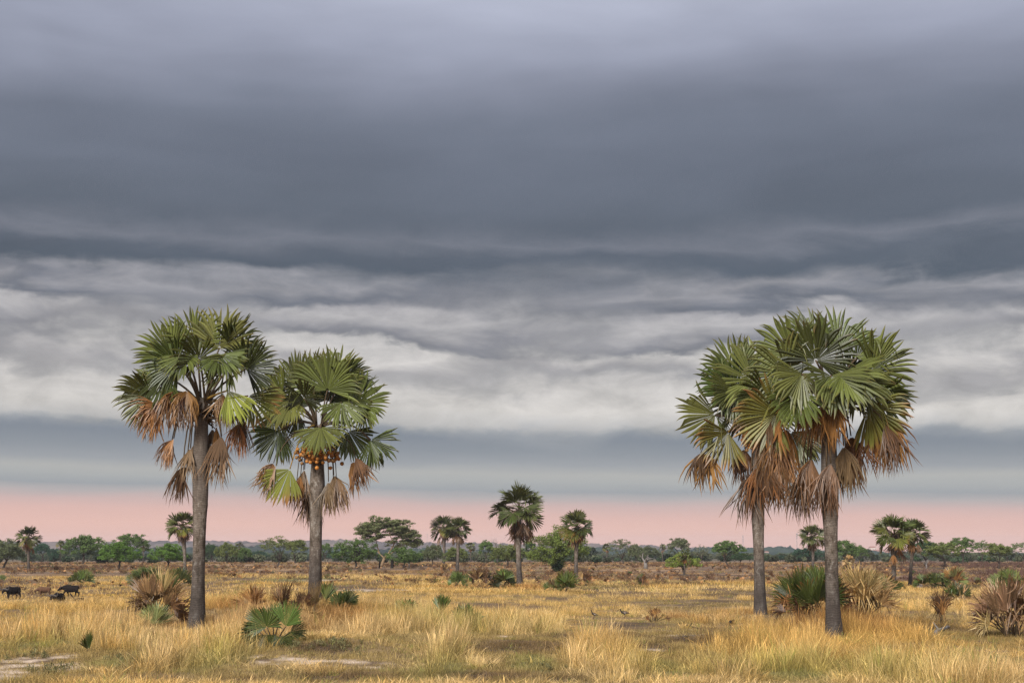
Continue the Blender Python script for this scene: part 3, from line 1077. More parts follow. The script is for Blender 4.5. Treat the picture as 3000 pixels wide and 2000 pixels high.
S3 = [(500, 560, .4, 300, 125, .1, .15, 190, 'G'), (620, 520, .7, 260, 90, .3, .3, 190, 'G'), (480, 670, -.3, 300, 155, -.1, .15, 210, 'D'),
      (480, 680, -.9, 260, 250, -.4, .2, 200, 'D'), (345, 840, -.1, 290, 190, 0, .15, 140, 'G'), (350, 850, .1, 160, -55, .1, .5, 80, 'G'),
      (435, 965, -.5, 300, 225, -.1, .15, 150, 'G2'), (290, 1110, 0, 270, 260, 0, .3, 120, 'O'), (600, 600, -.7, 320, 200, -.3, .2, 190, 'G'),
      (700, 620, -.6, 320, -100, -.3, .3, 180, 'G'), (780, 600, .5, 320, 30, .2, .3, 190, 'G'), (690, 720, -.8, 330, 235, -.3, .2, 170, 'G'),
      (870, 960, .1, 280, -60, .1, .3, 140, 'G'), (920, 980, .3, 250, -40, .1, .3, 120, 'G'), (550, 1080, .3, 260, 255, .1, .3, 100, 'B'),
      (680, 1180, -.6, 300, -95, 0, .15, 100, 'O'), (600, 1260, -.3, 330, 250, 0, .2, 80, 'B'), (790, 1150, -.2, 330, -85, 0, .3, 80, 'O'),
      (740, 1010, -.4, 300, 260, 0, .3, 100, 'O'), (560, 760, .8, 280, 190, .4, .4, 180, 'D'), (700, 760, .9, 280, -20, .4, .4, 180, 'D'),
      (820, 1060, .2, 300, -88, .1, .3, 80, 'B')]
T3 = [(1805, 2228, 40), (1760, 2226, 36), (1700, 2225, 31), (1620, 2223, 30), (1540, 2221, 33), (1528, 2221, 36), (1450, 2221, 37), (1340, 2219, 34), (1230, 2219, 26)]


def fr3(root, O, rg):
    fruit_bunch(root, O + np.array([0, -0.1, -0.5]), [-2.7, -2.2, -1.3], rg, 17, 0.8, 0.9, 1.05, (0, 0, 1))


hero_palm('tall palm with few orange fruit behind drooping brown leaves, third from left', T3, (2219, 1230), (1950, 860, 2.376), S3, 303, 1530, fr3)

S4 = [(1045, 465, -.9, 320, 90, -.25, .1, 260, 'D'), (1195, 400, .2, 330, 88, .1, .1, 150, 'G'), (1030, 330, .8, 290, 100, .3, .2, 200, 'G'),
      (880, 420, .3, 310, 135, .1, .2, 190, 'G'), (840, 560, -.5, 320, 150, -.2, .2, 200, 'G'), (1330, 450, .5, 300, 50, .2, .5, 170, 'G'),
      (1440, 530, -.2, 330, 25, 0, .3, 190, 'G'), (1470, 700, .3, 290, -25, .1, .4, 170, 'D'), (1410, 790, -.3, 330, -40, -.1, .3, 150, 'G2'),
      (1460, 855, .1, 350, -66, 0, .25, 110, 'O'), (1550, 900, -.2, 330, -74, 0, .3, 80, 'O'), (950, 560, -1.0, 330, -110, -.4, .2, 180, 'G'),
      (940, 690, -1.0, 300, -120, -.3, .2, 170, 'G'), (1150, 570, -1.1, 330, -85, -.4, .2, 200, 'G'), (1230, 560, -1.0, 330, -50, -.4, .3, 160, 'G'),
      (770, 835, -.8, 350, 200, -.1, .15, 170, 'G2'), (780, 840, -.7, 310, 235, 0, .3, 110, 'O'), (690, 680, -.3, 300, 215, -.1, .3, 180, 'G'),
      (1145, 765, -.9, 300, -100, -.1, .2, 110, 'O'), (980, 780, -.5, 260, -95, 0, .3, 70, 'O'), (1015, 1145, -.1, 350, 252, 0, .2, 75, 'O'),
      (1240, 1060, -.3, 330, -85, 0, .2, 80, 'A'), (1290, 990, .2, 340, -75, .1, .3, 80, 'B'), (1150, 1180, -.7, 310, 252, 0, .2, 80, 'A'),
      (850, 940, -.3, 360, 252, 0, .25, 90, 'O'), (1000, 1250, .3, 300, 265, 0, .3, 70, 'B'), (1290, 620, .9, 300, 15, .4, .4, 190, 'D'),
      (1000, 520, 1.1, 300, 140, .4, .3, 200, 'D'), (1180, 480, 1.2, 300, 80, .5, .2, 220, 'D'), (1330, 600, -.5, 300, -65, -.3, .3, 150, 'G'),
      (1380, 560, .4, 300, -5, .2, .4, 170, 'G')]
T4 = [(1878, 2444, 52), (1820, 2441, 46), (1740, 2438, 39), (1640, 2436, 36), (1560, 2434, 39), (1496, 2432, 45), (1484, 2432, 49), (1400, 2431, 50), (1300, 2428, 44),
      (1220, 2430, 36), (1155, 2433, 30)]
hero_palm('tallest palm at right with a thick skirt of brown leaves, nearest to the camera', T4, (2434, 1158), (1950, 860, 2.376), S4, 404, 1490)

KEEP_OUT = []
TRAMPLED = []       # where the animals stand the grass is trodden low
for _p in ((37, 1754), (130, 1746), (171, 1776), (207, 1747), (1735, 1814), (1826, 1812)):
    _q = at(*_p)
    TRAMPLED.append((_q[0], _q[1]))

# ================================================================== palms further back
def mid_palm(label, px, base_py, top_py, crown_w, seed, n_green=22, n_dead=9, lean=0.0, group='palms in the middle distance', fruit=False, dead_all=False, trunk_w=None, d=None,
             skirt=0.5, nseg=18):
    rg = np.random.default_rng(seed)
    base = at(px, base_py) if d is None else on_ground(px, d)
    d = base[1]
    k = d / FPX
    top = P(px + lean, top_py, d)
    Rc = crown_w * 0.5 * k
    Lp, Rf = 0.50 * Rc, 0.68 * Rc
    O = top - base - np.array([0, 0, (Lp + Rf) * 0.86])
    root = empty('borassus_palm', base)
    tag(root, label, 'palm tree', group)
    tw = (trunk_w or crown_w * 0.105) * k * 0.5
    zs = np.array([0, 0.06, 0.2, 0.45, 0.62, 0.75, 1.0])
    rr = np.array([1.45, 1.2, 1.0, 0.95, 1.2, 1.25, 0.85]) * tw
    bow = rg.normal(0, 0.012) * O[2]
    path = [(np.array([O[0] * z + bow * math.sin(z * math.pi), O[1] * z, -0.3 if z == 0 else O[2] * z]), r) for z, r in zip(zs, rr)]
    link('trunk', trunk_mesh(base, path, 10, None, rg), root)
    leaf_bases(root, O - np.array([0, 0, 0.1]), tw * 0.9, rg, 18, 0.45)
    az = rg.random() * 6.283
    for i in range(n_green + n_dead):
        az += 2.39996 + rg.normal(0, 0.2)
        if i < n_green:
            u = (i + 0.5) / n_green
            inc = R_(84 - 112 * u ** 0.85 + rg.normal(0, 6))
            L = Lp * rg.uniform(0.85, 1.15) * (0.8 + 0.35 * u)
            hd = np.array([math.cos(az) * math.cos(inc), math.sin(az) * math.cos(inc), math.sin(inc)])
            hub = O + hd * L
            inc2 = inc - R_(12 + 30 * u)
            ax = np.array([math.cos(az) * math.cos(inc2), math.sin(az) * math.cos(inc2), math.sin(inc2)])
            w = np.array([-math.sin(az), math.cos(az), 0])
            w = w * math.cos(0.5) + np.cross(ax, w) * math.sin(rg.normal(0, 0.5))
            c = CLR['T'] if dead_all else (CLR['G'] if rg.random() < 0.65 else CLR['D'])
            dry = 0.0
            if not dead_all and u > 0.8 and rg.random() < 0.5:
                c, dry = CLR['G2'], 0.4
            add_leaf(root, O, hub, ax, w, Rf * rg.uniform(0.88, 1.1), R_(rg.uniform(150, 215)), jitter(c, rg), rg, nseg, 0.16, 0.1, dry, 0.1, True, (0.06, 0.03), None, None, False)
        else:
            L = Lp * rg.uniform(0.6, 1.25) * (1 + skirt * rg.random())
            inc = R_(-62 + rg.normal(0, 12))
            hub = O + np.array([math.cos(az) * 0.42 * L, math.sin(az) * 0.42 * L, math.sin(inc) * L])
            ax = np.array([math.cos(az) * 0.22, math.sin(az) * 0.22, -1.0])
            w = np.array([-math.sin(az), math.cos(az), 0])
            c = CLR['OBA'[rg.integers(3)]]
            ctrl = O + np.array([math.cos(az) * 0.5 * L, math.sin(az) * 0.5 * L, 0.1])
            add_leaf(root, O, hub, ax, w, Rf * rg.uniform(0.75, 1.0), R_(rg.uniform(60, 110)), jitter(c, rg), rg, nseg, 0.5, 0.25, 0, 0.2, True, (0.05, 0.025), ctrl, None, False)
    if fruit:
        g = Geo()
        v0 = np.array([v.co[:] for v in FR[0].vertices])
        f0 = [list(p.vertices) for p in FR[0].polygons]
        pts = []
        for _ in range(600):
            q = O + np.array([0.15, -tw - 0.25, -0.95]) + rg.normal(0, 1, 3) * np.array([0.34, 0.12, 0.28])
            if all(np.linalg.norm(q - p) > 0.19 for p in pts):
                pts.append(q)
            if len(pts) >= 22:
                break
        for q in pts:
            g.add(v0 * 1.25 + q, f0)
        g.tube([O, O + np.array([0.1, -tw - 0.2, -0.5])], [0.05, 0.05], 5)
        link('fruit_bunch', g.mesh('fruit_bunch', [M_FRUIT], True), root)
    return root


MP = [  # label, px, base row, top row, crown width px, seed, kwargs
    ('palm standing by the left edge before the grey green tree', 84, 1673, 1537, 74, 11, dict(n_dead=9)),
    ('palm half hidden behind the trunk of the leftmost tall palm', 544, 1694, 1494, 92, 12, dict(n_dead=10, lean=-6)),
    ('left palm of the pair in the middle distance near the umbrella acacia', 1299, 1656, 1507, 78, 13, dict(n_dead=9, lean=0)),
    ('right palm of the pair in the middle distance near the umbrella acacia', 1340, 1677, 1510, 80, 14, dict(n_dead=10, lean=2)),
    ('largest middle distance palm with a thick brown skirt, centre of the picture', 1523, 1713, 1413, 158, 15, dict(n_green=19, n_dead=15, lean=-2, skirt=0.9, nseg=26, trunk_w=15)),
    ('middle distance palm with orange fruit, right of the centre palm', 1688, 1700, 1490, 106, 16, dict(n_green=18, n_dead=5, lean=2, fruit=True, nseg=22)),
    ('palm just left of the trunk of the tallest right palm', 2381, 1671, 1530, 84, 17, dict(n_dead=9, lean=-2)),
    ('left palm of the pair at right, with a brown skirt on the trunk', 2619, 1722, 1497, 132, 18, dict(n_green=19, n_dead=7, lean=-2, skirt=0.9, nseg=24)),
    ('right palm of the pair at right, half behind its neighbour', 2666, 1716, 1514, 98, 19, dict(n_dead=9, lean=8, nseg=20)),
    ('short palm before the small bright green bushy tree, right of centre', 2006, 1688, 1607, 44, 20, dict(n_dead=9, n_green=14)),
]
for lab, px, by, ty, cw, sd_, kw in MP:
    mid_palm(lab, px, by, ty, cw, sd_, **kw)
mid_palm('small dead palm with a withered tan crown, right of the tallest palm', 2486, 1697, 1624, 40, 31, 14, 4, 0, 'palms in the middle distance', False, True, 4.5)
SP_ = [('small distant palm between the left edge palm and the big dome tree', 178, 540, 1580, 26, 41), ('distant palm at the right side of the tall tree behind the bright green acacia', 421, 560, 1586, 30, 42),
       ('distant palm rising over the green trees between the two left palms', 702, 620, 1585, 28, 43), ('small distant palm right of the pair near the umbrella acacia', 1378, 520, 1585, 30, 44),
       ('small distant palm left of the open grey green tree, right of centre', 1778, 560, 1589, 28, 45), ('small distant palm rising above the grey thicket, right of centre', 1941, 580, 1590, 24, 46),
       ('distant palm trunk and crown under the pale acacia left of the third tall palm', 2121, 560, 1608, 20, 47), ('small distant palm before the blue ridge, left of the big umbrella acacia', 1003, 700, 1611, 20, 48),
       ('small distant palm left of the centre palm behind the green trees', 1284, 640, 1592, 22, 49), ('distant palm half behind the left edge palm', 76, 560, 1582, 26, 50)]
for lab, px, d_, ty, cw, sd_ in SP_:
    mid_palm(lab, px, None, ty, cw, sd_, 12, 5, 0, 'far palms along the tree line', d=float(d_), nseg=11)


# ================================================================== young palms and palm clumps in the grass
def clump(label, px, base_py, w, h, seed, cols, n=12, group='young palms in the grass', upright=0.5, big=False, cat='palm shrub', leafR=0.5, nseg=None, name='young_palm', d_off=0.0):
    rg = np.random.default_rng(seed)
    base = at(px, base_py)
    if d_off:
        base = on_ground(px, base[1] + d_off)
    k = base[1] / FPX
    W, H = w * k * 1.08, h * k * (1.12 if big else 1.28)
    KEEP_OUT.append((base[0], base[1], 0.16 * W))
    root = empty(name, base)
    tag(root, label, cat, group)
    nseg = nseg or (32 if big else 16)
    for i in range(n):
        az = i * 2.39996 + rg.normal(0, 0.4)
        u = (i + 0.5) / n                                # 0 upright .. 1 spreading
        inc = R_(88 - (95 - 55 * upright) * u + rg.normal(0, 8)) if upright < 0.8 else R_(86 - 22 * u + rg.normal(0, 5))
        Rf = H * leafR * rg.uniform(0.75, 1.1) * (1 if u < 0.6 else 0.85)
        Rf = Rf * 1.15
        reach = max(0.14 * H, min(H - Rf * 0.9, H * 0.46)) * rg.uniform(0.75, 1.1) * (0.5 if upright >= 0.8 else 1.0)
        Rf = Rf * (1.2 if upright >= 0.8 else 1.0)
        lat = (W * 0.5 - Rf * 0.5)
        e = np.array([math.cos(az), math.sin(az), 0])
        hub = e * (max(0.1, lat) * math.cos(inc) * 1.1 + 0.06 * W) + np.array([0, 0, max(0.12, reach * (0.35 + 0.65 * math.sin(max(inc, 0.1))))])
        ax = e * math.cos(inc) + np.array([0, 0, math.sin(inc) + 0.05])
        wv = np.cross(np.array([0, 0, 1.0]), e)
        wv = wv * 0.45 + rg.normal(0, 0.3, 3) + 0.75 * nrm(np.cross(ax, np.array([0, 1.0, 0.05]))) * rg.choice([-1, 1])
        O = np.array([rg.normal(0, 0.06) * W, rg.normal(0, 0.06) * W, -0.1])
        if abs(np.dot(nrm(wv), nrm(ax))) > 0.9:
            wv = wv + np.array([1, 0.3, 0])
        c = cols[rg.integers(len(cols))]
        if isinstance(c, tuple):
            c = c[0] if u < c[2] else c[1]
        dead = c in 'TBAR'
        spr = R_(rg.uniform(70, 130) if dead else rg.uniform(95, 170)) * (0.5 if upright >= 0.8 and label.find('pale green fan') < 0 else 1.0)
        pr = (0.03, 0.016) if k * h < 3 else (0.05, 0.028)
        add_leaf(root, O, hub, ax, wv, Rf, spr, jitter(CLR[c], rg, 0.22), rg, nseg, (0.14 if u < 0.5 else 0.33) if dead else 0.07, 0.25 if dead else 0.08,
                 0.0 if dead or rg.random() > 0.3 else 0.35, 0.35, True, pr, None, None, big)
    return root


GB = ('G', 'T', 0.6)
CL = [  # label, px, base row, w, h, seed, colours, kwargs
    ('green young palm just behind the rightmost buffalo', 240, 1718, 60, 42, 1, ['G', 'V'], dict(n=12)),
    ('small green young palm cut by the left edge of the picture', 4, 1705, 30, 18, 2, ['V'], dict(n=7)),
    ('left one of two dark green palm clumps behind the big tan clump', 428, 1716, 80, 50, 3, ['D', 'V', 'G'], dict(n=16, upright=0.3)),
    ('right one of two dark green palm clumps behind the big tan clump', 520, 1718, 74, 48, 4, ['D', 'G', 'D'], dict(n=16, upright=0.3)),
    ('big half dead tan palm clump left of the leftmost tall palm', 458, 1830, 150, 150, 5, [('T', 'B', 0.5), ('V', 'A', 0.35), ('T', 'A', 0.6), ('A', 'B', 0.5)], dict(n=17, big=True, upright=0.35, leafR=0.52)),
    ('single pale green fan leaf in front of the big tan clump', 449, 1838, 46, 66, 6, ['P'], dict(n=2, big=True, upright=0.9, leafR=0.75)),
    ('small dark green seedling alone in the grass at lower left', 259, 1912, 34, 56, 7, ['D', 'V'], dict(n=3, big=True, upright=0.9, leafR=0.7)),
    ('rust brown fan leaved palm left of the large green young palm', 738, 1806, 90, 82, 9, ['R', 'R', 'T'], dict(n=7, big=True, upright=0.75, leafR=0.62)),
    ('tall rust brown fans directly behind the large green young palm', 828, 1802, 62, 98, 10, ['R', 'R', 'B'], dict(n=5, big=True, upright=0.8, leafR=0.6)),
    ('withered brown palm between the rust fans and the second tall palm', 882, 1806, 76, 74, 11, ['B', 'A', 'T'], dict(n=9, big=True, upright=0.3)),
    ('rust fan leaves right of the large green young palm', 902, 1836, 62, 68, 12, ['R', 'T', 'T'], dict(n=6, big=True, upright=0.55, leafR=0.6)),
    ('pale straw leaf leaning on the foot of the second tall palm', 918, 1800, 36, 92, 13, ['T', 'T'], dict(n=4, big=True, upright=0.85, leafR=0.62)),
    ('upright green fan at the right foot of the second tall palm', 951, 1772, 36, 62, 14, ['V', 'P'], dict(n=4, upright=0.9, leafR=0.65)),
    ('grey green low palm right of the second tall palm', 1008, 1796, 70, 54, 15, ['V', 'P', 'V'], dict(n=8, upright=0.45)),
    ('sparse thin young palm in the grass left of the few leaved one', 1196, 1812, 70, 54, 16, ['P', 'V', 'R'], dict(n=6, upright=0.5)),
    ('young palm with few upright folded green leaves, left of centre', 1293, 1808, 52, 64, 17, ['V', 'P'], dict(n=4, upright=0.9, leafR=0.6)),
    ('low spiky green palm tuft right of the few leaved young palm', 1366, 1838, 74, 58, 18, ['G2', 'V', 'D'], dict(n=9, upright=0.4)),
    ('green young palm left of the brown clump near the centre palm', 1340, 1722, 48, 42, 19, ['D', 'V'], dict(n=11)),
    ('brown and green palm clump between two green young palms', 1409, 1722, 78, 50, 20, ['B', 'T', 'D', 'B'], dict(n=16, upright=0.3)),
    ('green young palm left of the foot of the centre palm', 1479, 1722, 58, 48, 21, ['V', 'D', 'G'], dict(n=12)),
    ('low grey green young palm beside the bushy green one, right of the centre palm', 1618, 1735, 40, 36, 22, ['P', 'V', 'B'], dict(n=9)),
    ('bushy green young palm before the fruiting middle distance palm', 1658, 1738, 48, 54, 23, ['V', 'G', 'G2'], dict(n=11, upright=0.7)),
    ('brown dry young palm right of the fruiting middle distance palm', 1718, 1716, 46, 36, 24, ['R', 'B', 'T'], dict(n=9)),
    ('small rust young palm at the edge of the yellow grass, right of centre', 1884, 1714, 28, 32, 25, ['R', 'B', 'D'], dict(n=7)),
    ('big green palm clump with brown skirt between the two right palms', 2376, 1846, 180, 172, 26, [('G', 'B', 0.55), ('D', 'R', 0.55), ('V', 'B', 0.55), ('V', 'T', 0.6)], dict(n=24, big=True, upright=0.25, leafR=0.46, d_off=5.0)),
    ('tan dry fan clump right of the tallest palm', 2530, 1814, 175, 140, 27, ['T', 'T', 'T', ('P', 'T', 0.2)], dict(n=26, big=True, upright=0.5, leafR=0.55)),
    ('rust and green young palm under the pair at right', 2600, 1750, 52, 58, 28, ['R', 'B', 'V'], dict(n=11, upright=0.6)),
    ('tiny bright green seedling left of the foot of the right pair palm', 2638, 1732, 22, 22, 29, ['G'], dict(n=6)),
    ('wide dark green palm clump right of the pair at right', 2731, 1726, 84, 42, 30, ['D', 'V', 'D'], dict(n=20, upright=0.2)),
    ('young palm with a pale green fan and rust dead leaves at right', 2796, 1726, 52, 62, 32, ['P', 'R', 'B', 'R'], dict(n=10, upright=0.6)),
    ('green young palm with brown base before the big right tan clump', 2812, 1776, 62, 60, 33, ['V', 'D', 'T'], dict(n=9, upright=0.6)),
    ('narrow upright brownish young palm left of the big right tan clump', 2760, 1830, 58, 116, 34, ['B', 'P', 'R'], dict(n=5, big=True, upright=0.92, leafR=0.55)),
    ('big tan half dead palm clump cut by the right edge', 2962, 1866, 185, 158, 35, ['T', 'A', ('V', 'A', 0.3), 'T', 'A', 'B', 'A'], dict(n=28, big=True, upright=0.4, leafR=0.5)),
    ('green palm clump behind the big right tan clump', 2953, 1728, 92, 52, 36, ['V', 'G', 'P'], dict(n=14, upright=0.4)),
    ('small brown dead palm right of the second tall palm, far back', 962, 1684, 32, 28, 37, ['B', 'T', 'B'], dict(n=9)),
    ('rust dead palm at the foot of the middle distance pair', 1306, 1678, 32, 26, 38, ['B', 'R', 'T'], dict(n=9)),
    ('small green young palm right of the dry clump at right', 2858, 1722, 34, 28, 39, ['V', 'T', 'B'], dict(n=7)),
    ('withered low palm left of the third tall palm', 1915, 1822, 74, 36, 40, ['R', 'T', 'B'], dict(n=9, upright=0.3)),
]
for lab, px, by, w, h, sd_, cols, kw in CL:
    clump(lab, px, by, w, h, 500 + sd_, cols, **kw)


def big_green():
    """the large green young palm, its two round fans facing the camera"""
    rg = np.random.default_rng(77)
    base = at(800, 1893)
    d = base[1]
    k = d / FPX
    root = empty('young_palm', base)
    tag(root, 'large green young palm with two round fans near the sand', 'palm shrub', 'young palms in the grass')
    for hx, hy, dep, Rp, th, f, t, spr, c in [(782, 1836, -.3, 52, 112, -.3, .15, 200, 'V'), (838, 1834, -.1, 60, 72, -.1, .25, 120, 'V'), (760, 1850, .3, 48, 185, 0, .4, 130, 'D'),
                                              (775, 1858, -.5, 46, 240, -.2, .3, 110, 'D'), (815, 1828, .5, 46, 88, .2, .5, 110, 'P'), (850, 1850, .4, 40, 10, .1, .5, 120, 'D'),
                                              (822, 1862, -.4, 34, -50, -.2, .4, 90, 'D'), (762, 1828, .6, 46, 140, .2, .4, 140, 'G'), (800, 1826, .2, 46, 98, .1, .3, 150, 'G'), (770, 1868, .1, 40, 205, -.1, .3, 120, 'D'), (825, 1870, -.5, 36, -20, -.3, .3, 120, 'D'), (805, 1858, -.6, 34, 262, -.5, .2, 140, 'D'), (842, 1872, .1, 30, -70, 0, .5, 80, 'R')]:
        hub = P(hx, hy, d + dep) - base
        th = R_(th)
        ax = nrm(np.array([math.cos(th), f, math.sin(th)]))
        w = np.array([-math.sin(th), 0, math.cos(th)]) * math.cos(t * 1.35) + np.array([0, 1.0, 0]) * math.sin(t * 1.35)
        O = np.array([rg.normal(0, 0.1), rg.normal(0, 0.1), -0.1])
        add_leaf(root, O, hub, ax, w, Rp * k * 1.38, R_(spr), jitter(CLR[c], rg, 0.1), rg, 30, 0.05, 0.05, 0, 0.25, True, (0.035, 0.018), hub * np.array([0.35, 0.35, 0.5]))


big_green()


# ================================================================== broad-leaved trees
def tree_geo(seed, kind, H=9.0, W=12.0, nclu=70, leaves=34, leaf=0.34, limbs=5, fork=0.25, open_=0.0, thick=0.28, cl_r=0.95):
    """returns (trunk Geo, crown verts, faces, rnd); kind: umbrella | dome | round"""
    rg = np.random.default_rng(seed)
    tg = Geo()
    Rw = W / 2
    # cluster centres in the crown envelope
    C = []
    tries = 0
    mind = Rw * 1.55 / math.sqrt(nclu)
    while len(C) < nclu and tries < 6000:
        tries += 1
        az, r = rg.random() * 6.283, math.sqrt(rg.random())
        lump = 0.86 + 0.2 * math.sin(2 * az + seed) + 0.13 * math.sin(5 * az + 2 * seed)
        x, y = math.cos(az) * r * Rw * lump, math.sin(az) * r * Rw * lump
        if kind == 'umbrella':
            top = H * (0.60 + 0.38 * math.sqrt(max(0, 1 - r * r)))
            z = top - rg.random() ** 1.5 * H * 0.24
        elif kind == 'dome':
            top = H * (0.42 + 0.56 * math.sqrt(max(0, 1 - r * r)))
            bot = H * (0.46 - 0.08 * r)
            z = top - (top - bot) * rg.random() ** 1.7
        else:
            top = H * (0.55 + 0.43 * math.sqrt(max(0, 1 - r * r)))
            bot = H * (0.50 - 0.32 * math.sqrt(max(0, 1 - r * r)))
            z = bot + (top - bot) * rg.random()
        z += rg.normal(0, 0.035 * H)
        p = np.array([x, y, z])
        if all(np.linalg.norm((p - q) * np.array([1, 1, 1.3])) > mind * 0.72 for q in C):
            C.append(p)
    C = np.array(C)
    # limbs
    fz = fork * H
    lean = rg.normal(0, 0.05 * H, 2)
    fk = np.array([lean[0], lean[1], fz])
    r0 = thick * H / 9
    tg.tube(bez([0, 0, -0.3], [lean[0] * 0.2, lean[1] * 0.2, fz * 0.5], fk, 5), np.linspace(r0 * 1.25, r0 * 0.9, 5), 7)
    nodes, ndr = [], []
    for i in range(limbs):
        az = i * 6.283 / limbs + rg.normal(0, 0.3)
        rr = Rw * rg.uniform(0.35, 0.75)
        e = np.array([math.cos(az) * rr, math.sin(az) * rr, H * (0.55 + 0.22 * rg.random()) if kind != 'round' else H * rg.uniform(0.5, 0.8)])
        c = fk + (e - fk) * np.array([0.35, 0.35, 0.65]) + rg.normal(0, 0.05 * H, 3)
        pts = bez(fk, c, e, 7)
        rad = np.linspace(r0 * 0.62, r0 * 0.16, 7)
        tg.tube(pts, rad, 5)
        nodes.append(pts[2:])
        ndr.append(rad[2:])
    nodes = np.concatenate(nodes)
    ndr = np.concatenate(ndr)
    order = np.argsort(np.linalg.norm(C - fk, axis=1))
    nd, nr = nodes.copy(), ndr.copy()
    for ci in order:
        p = C[ci]
        dd = np.linalg.norm(nd - p, axis=1) + 0.6 * np.maximum(0, nd[:, 2] - p[2])
        j = int(np.argmin(dd))
        q = nd[j]
        mid = (p + q) / 2 + np.array([0, 0, -0.06 * H * 0.5]) + rg.normal(0, 0.15, 3)
        pts = bez(q, mid, p, 4)
        rad = np.linspace(max(0.03, nr[j] * 0.55), 0.022, 4)
        tg.tube(pts, rad, 4, False)
        nd = np.concatenate([nd, pts[2:]])
        nr = np.concatenate([nr, rad[2:]])
        for _ in range(2):
            e = p + rg.normal(0, 1, 3) * np.array([cl_r * 0.7, cl_r * 0.7, cl_r * 0.3])
            tg.tube([pts[2], (pts[2] + e) / 2 + rg.normal(0, 0.1, 3), e], [0.022, 0.018, 0.01], 3, False)
    # leaves
    n = len(C) * leaves
    ctr = np.repeat(C, leaves, 0)
    off = nrm(rg.normal(0, 1, (n, 3))) * (rg.random((n, 1)) ** 0.5)
    flat = 0.42 if kind == 'umbrella' else 0.75
    ctr = ctr + off * np.array([cl_r, cl_r, cl_r * flat])
    keep = rg.random(n) > open_
    ctr = ctr[keep]
    n = len(ctr)
    a1 = nrm(rg.normal(0, 1, (n, 3)) * np.array([1, 1, 0.55]))
    a2 = nrm(np.cross(a1, nrm(rg.normal(0, 1, (n, 3)) + np.array([0, 0, 0.8]))))
    s = leaf * rg.uniform(0.5, 1.2, (n, 1))
    V = np.stack([ctr - a1 * s, ctr + a2 * s * 0.55, ctr + a1 * s, ctr - a2 * s * 0.55], 1).reshape(-1, 3)
    F = np.arange(n * 4).reshape(-1, 4)
    cl = np.repeat(rg.random(len(C)), leaves)[keep]
    rnd = np.repeat(np.clip(0.25 + 0.35 * cl + 0.4 * rg.random(n), 0, 1), 4)
    return tg, V, F, rnd


PROTO = {}


def proto(kind_key):
    if kind_key not in PROTO:
        base, s = kind_key.split('#')
        s = int(s)
        par = {'umb': dict(kind='umbrella', nclu=84, leaves=56, limbs=5, fork=0.22, leaf=0.27, cl_r=1.1), 'umbs': dict(kind='umbrella', nclu=64, leaves=44, limbs=6, fork=0.2, open_=0.3, leaf=0.24),
               'dome': dict(kind='dome', nclu=110, leaves=58, limbs=5, fork=0.25, leaf=0.27), 'round': dict(kind='round', nclu=100, leaves=58, limbs=5, fork=0.2, leaf=0.27),
               'grey': dict(kind='dome', nclu=60, leaves=16, limbs=6, fork=0.22, leaf=0.24, open_=0.3)}[base]
        tg, V, F, rnd = tree_geo(900 + s * 7 + len(base), **par)
        PROTO[kind_key] = (tg.mesh('trunk', [M_BARK], True), mesh_np('crown', V, F, [M_TLEAF], False, {'rnd': rnd}))
    return PROTO[kind_key]


FOL = {'green': (0.099, 0.152, 0.049), 'bright': (0.105, 0.185, 0.042), 'grey': (0.124, 0.145, 0.076), 'dark': (0.056, 0.096, 0.046), 'olive': (0.135, 0.162, 0.056),
       'blue': (0.053, 0.102, 0.066), 'pale': (0.157, 0.172, 0.096), 'yellow': (0.198, 0.247, 0.058)}


def tree(label, px, top_py, w_px, key, col, base_py=None, d=None, name='acacia_tree', dx=0.0, group='trees along the tree line', rz=None, cat='tree', bark=None):
    base = at(px, base_py) if base_py else on_ground(px, d)
    d = base[1]
    k = d / FPX
    H = (P(px, top_py, d)[2] - base[2])
    W = w_px * k
    tm, cm = proto(key)
    root = empty(name, base, rz if rz is not None else (px * 0.37) % 6.28)
    root.scale = (W / 11.6, W / 11.6, H / 9.1)
    tag(root, label, cat, group)
    t = link('trunk', tm, root)
    if bark:
        t.material_slots[0].link = 'OBJECT'
        t.material_slots[0].material = bark
    link('crown', cm, root, None, FOL[col])
    return root


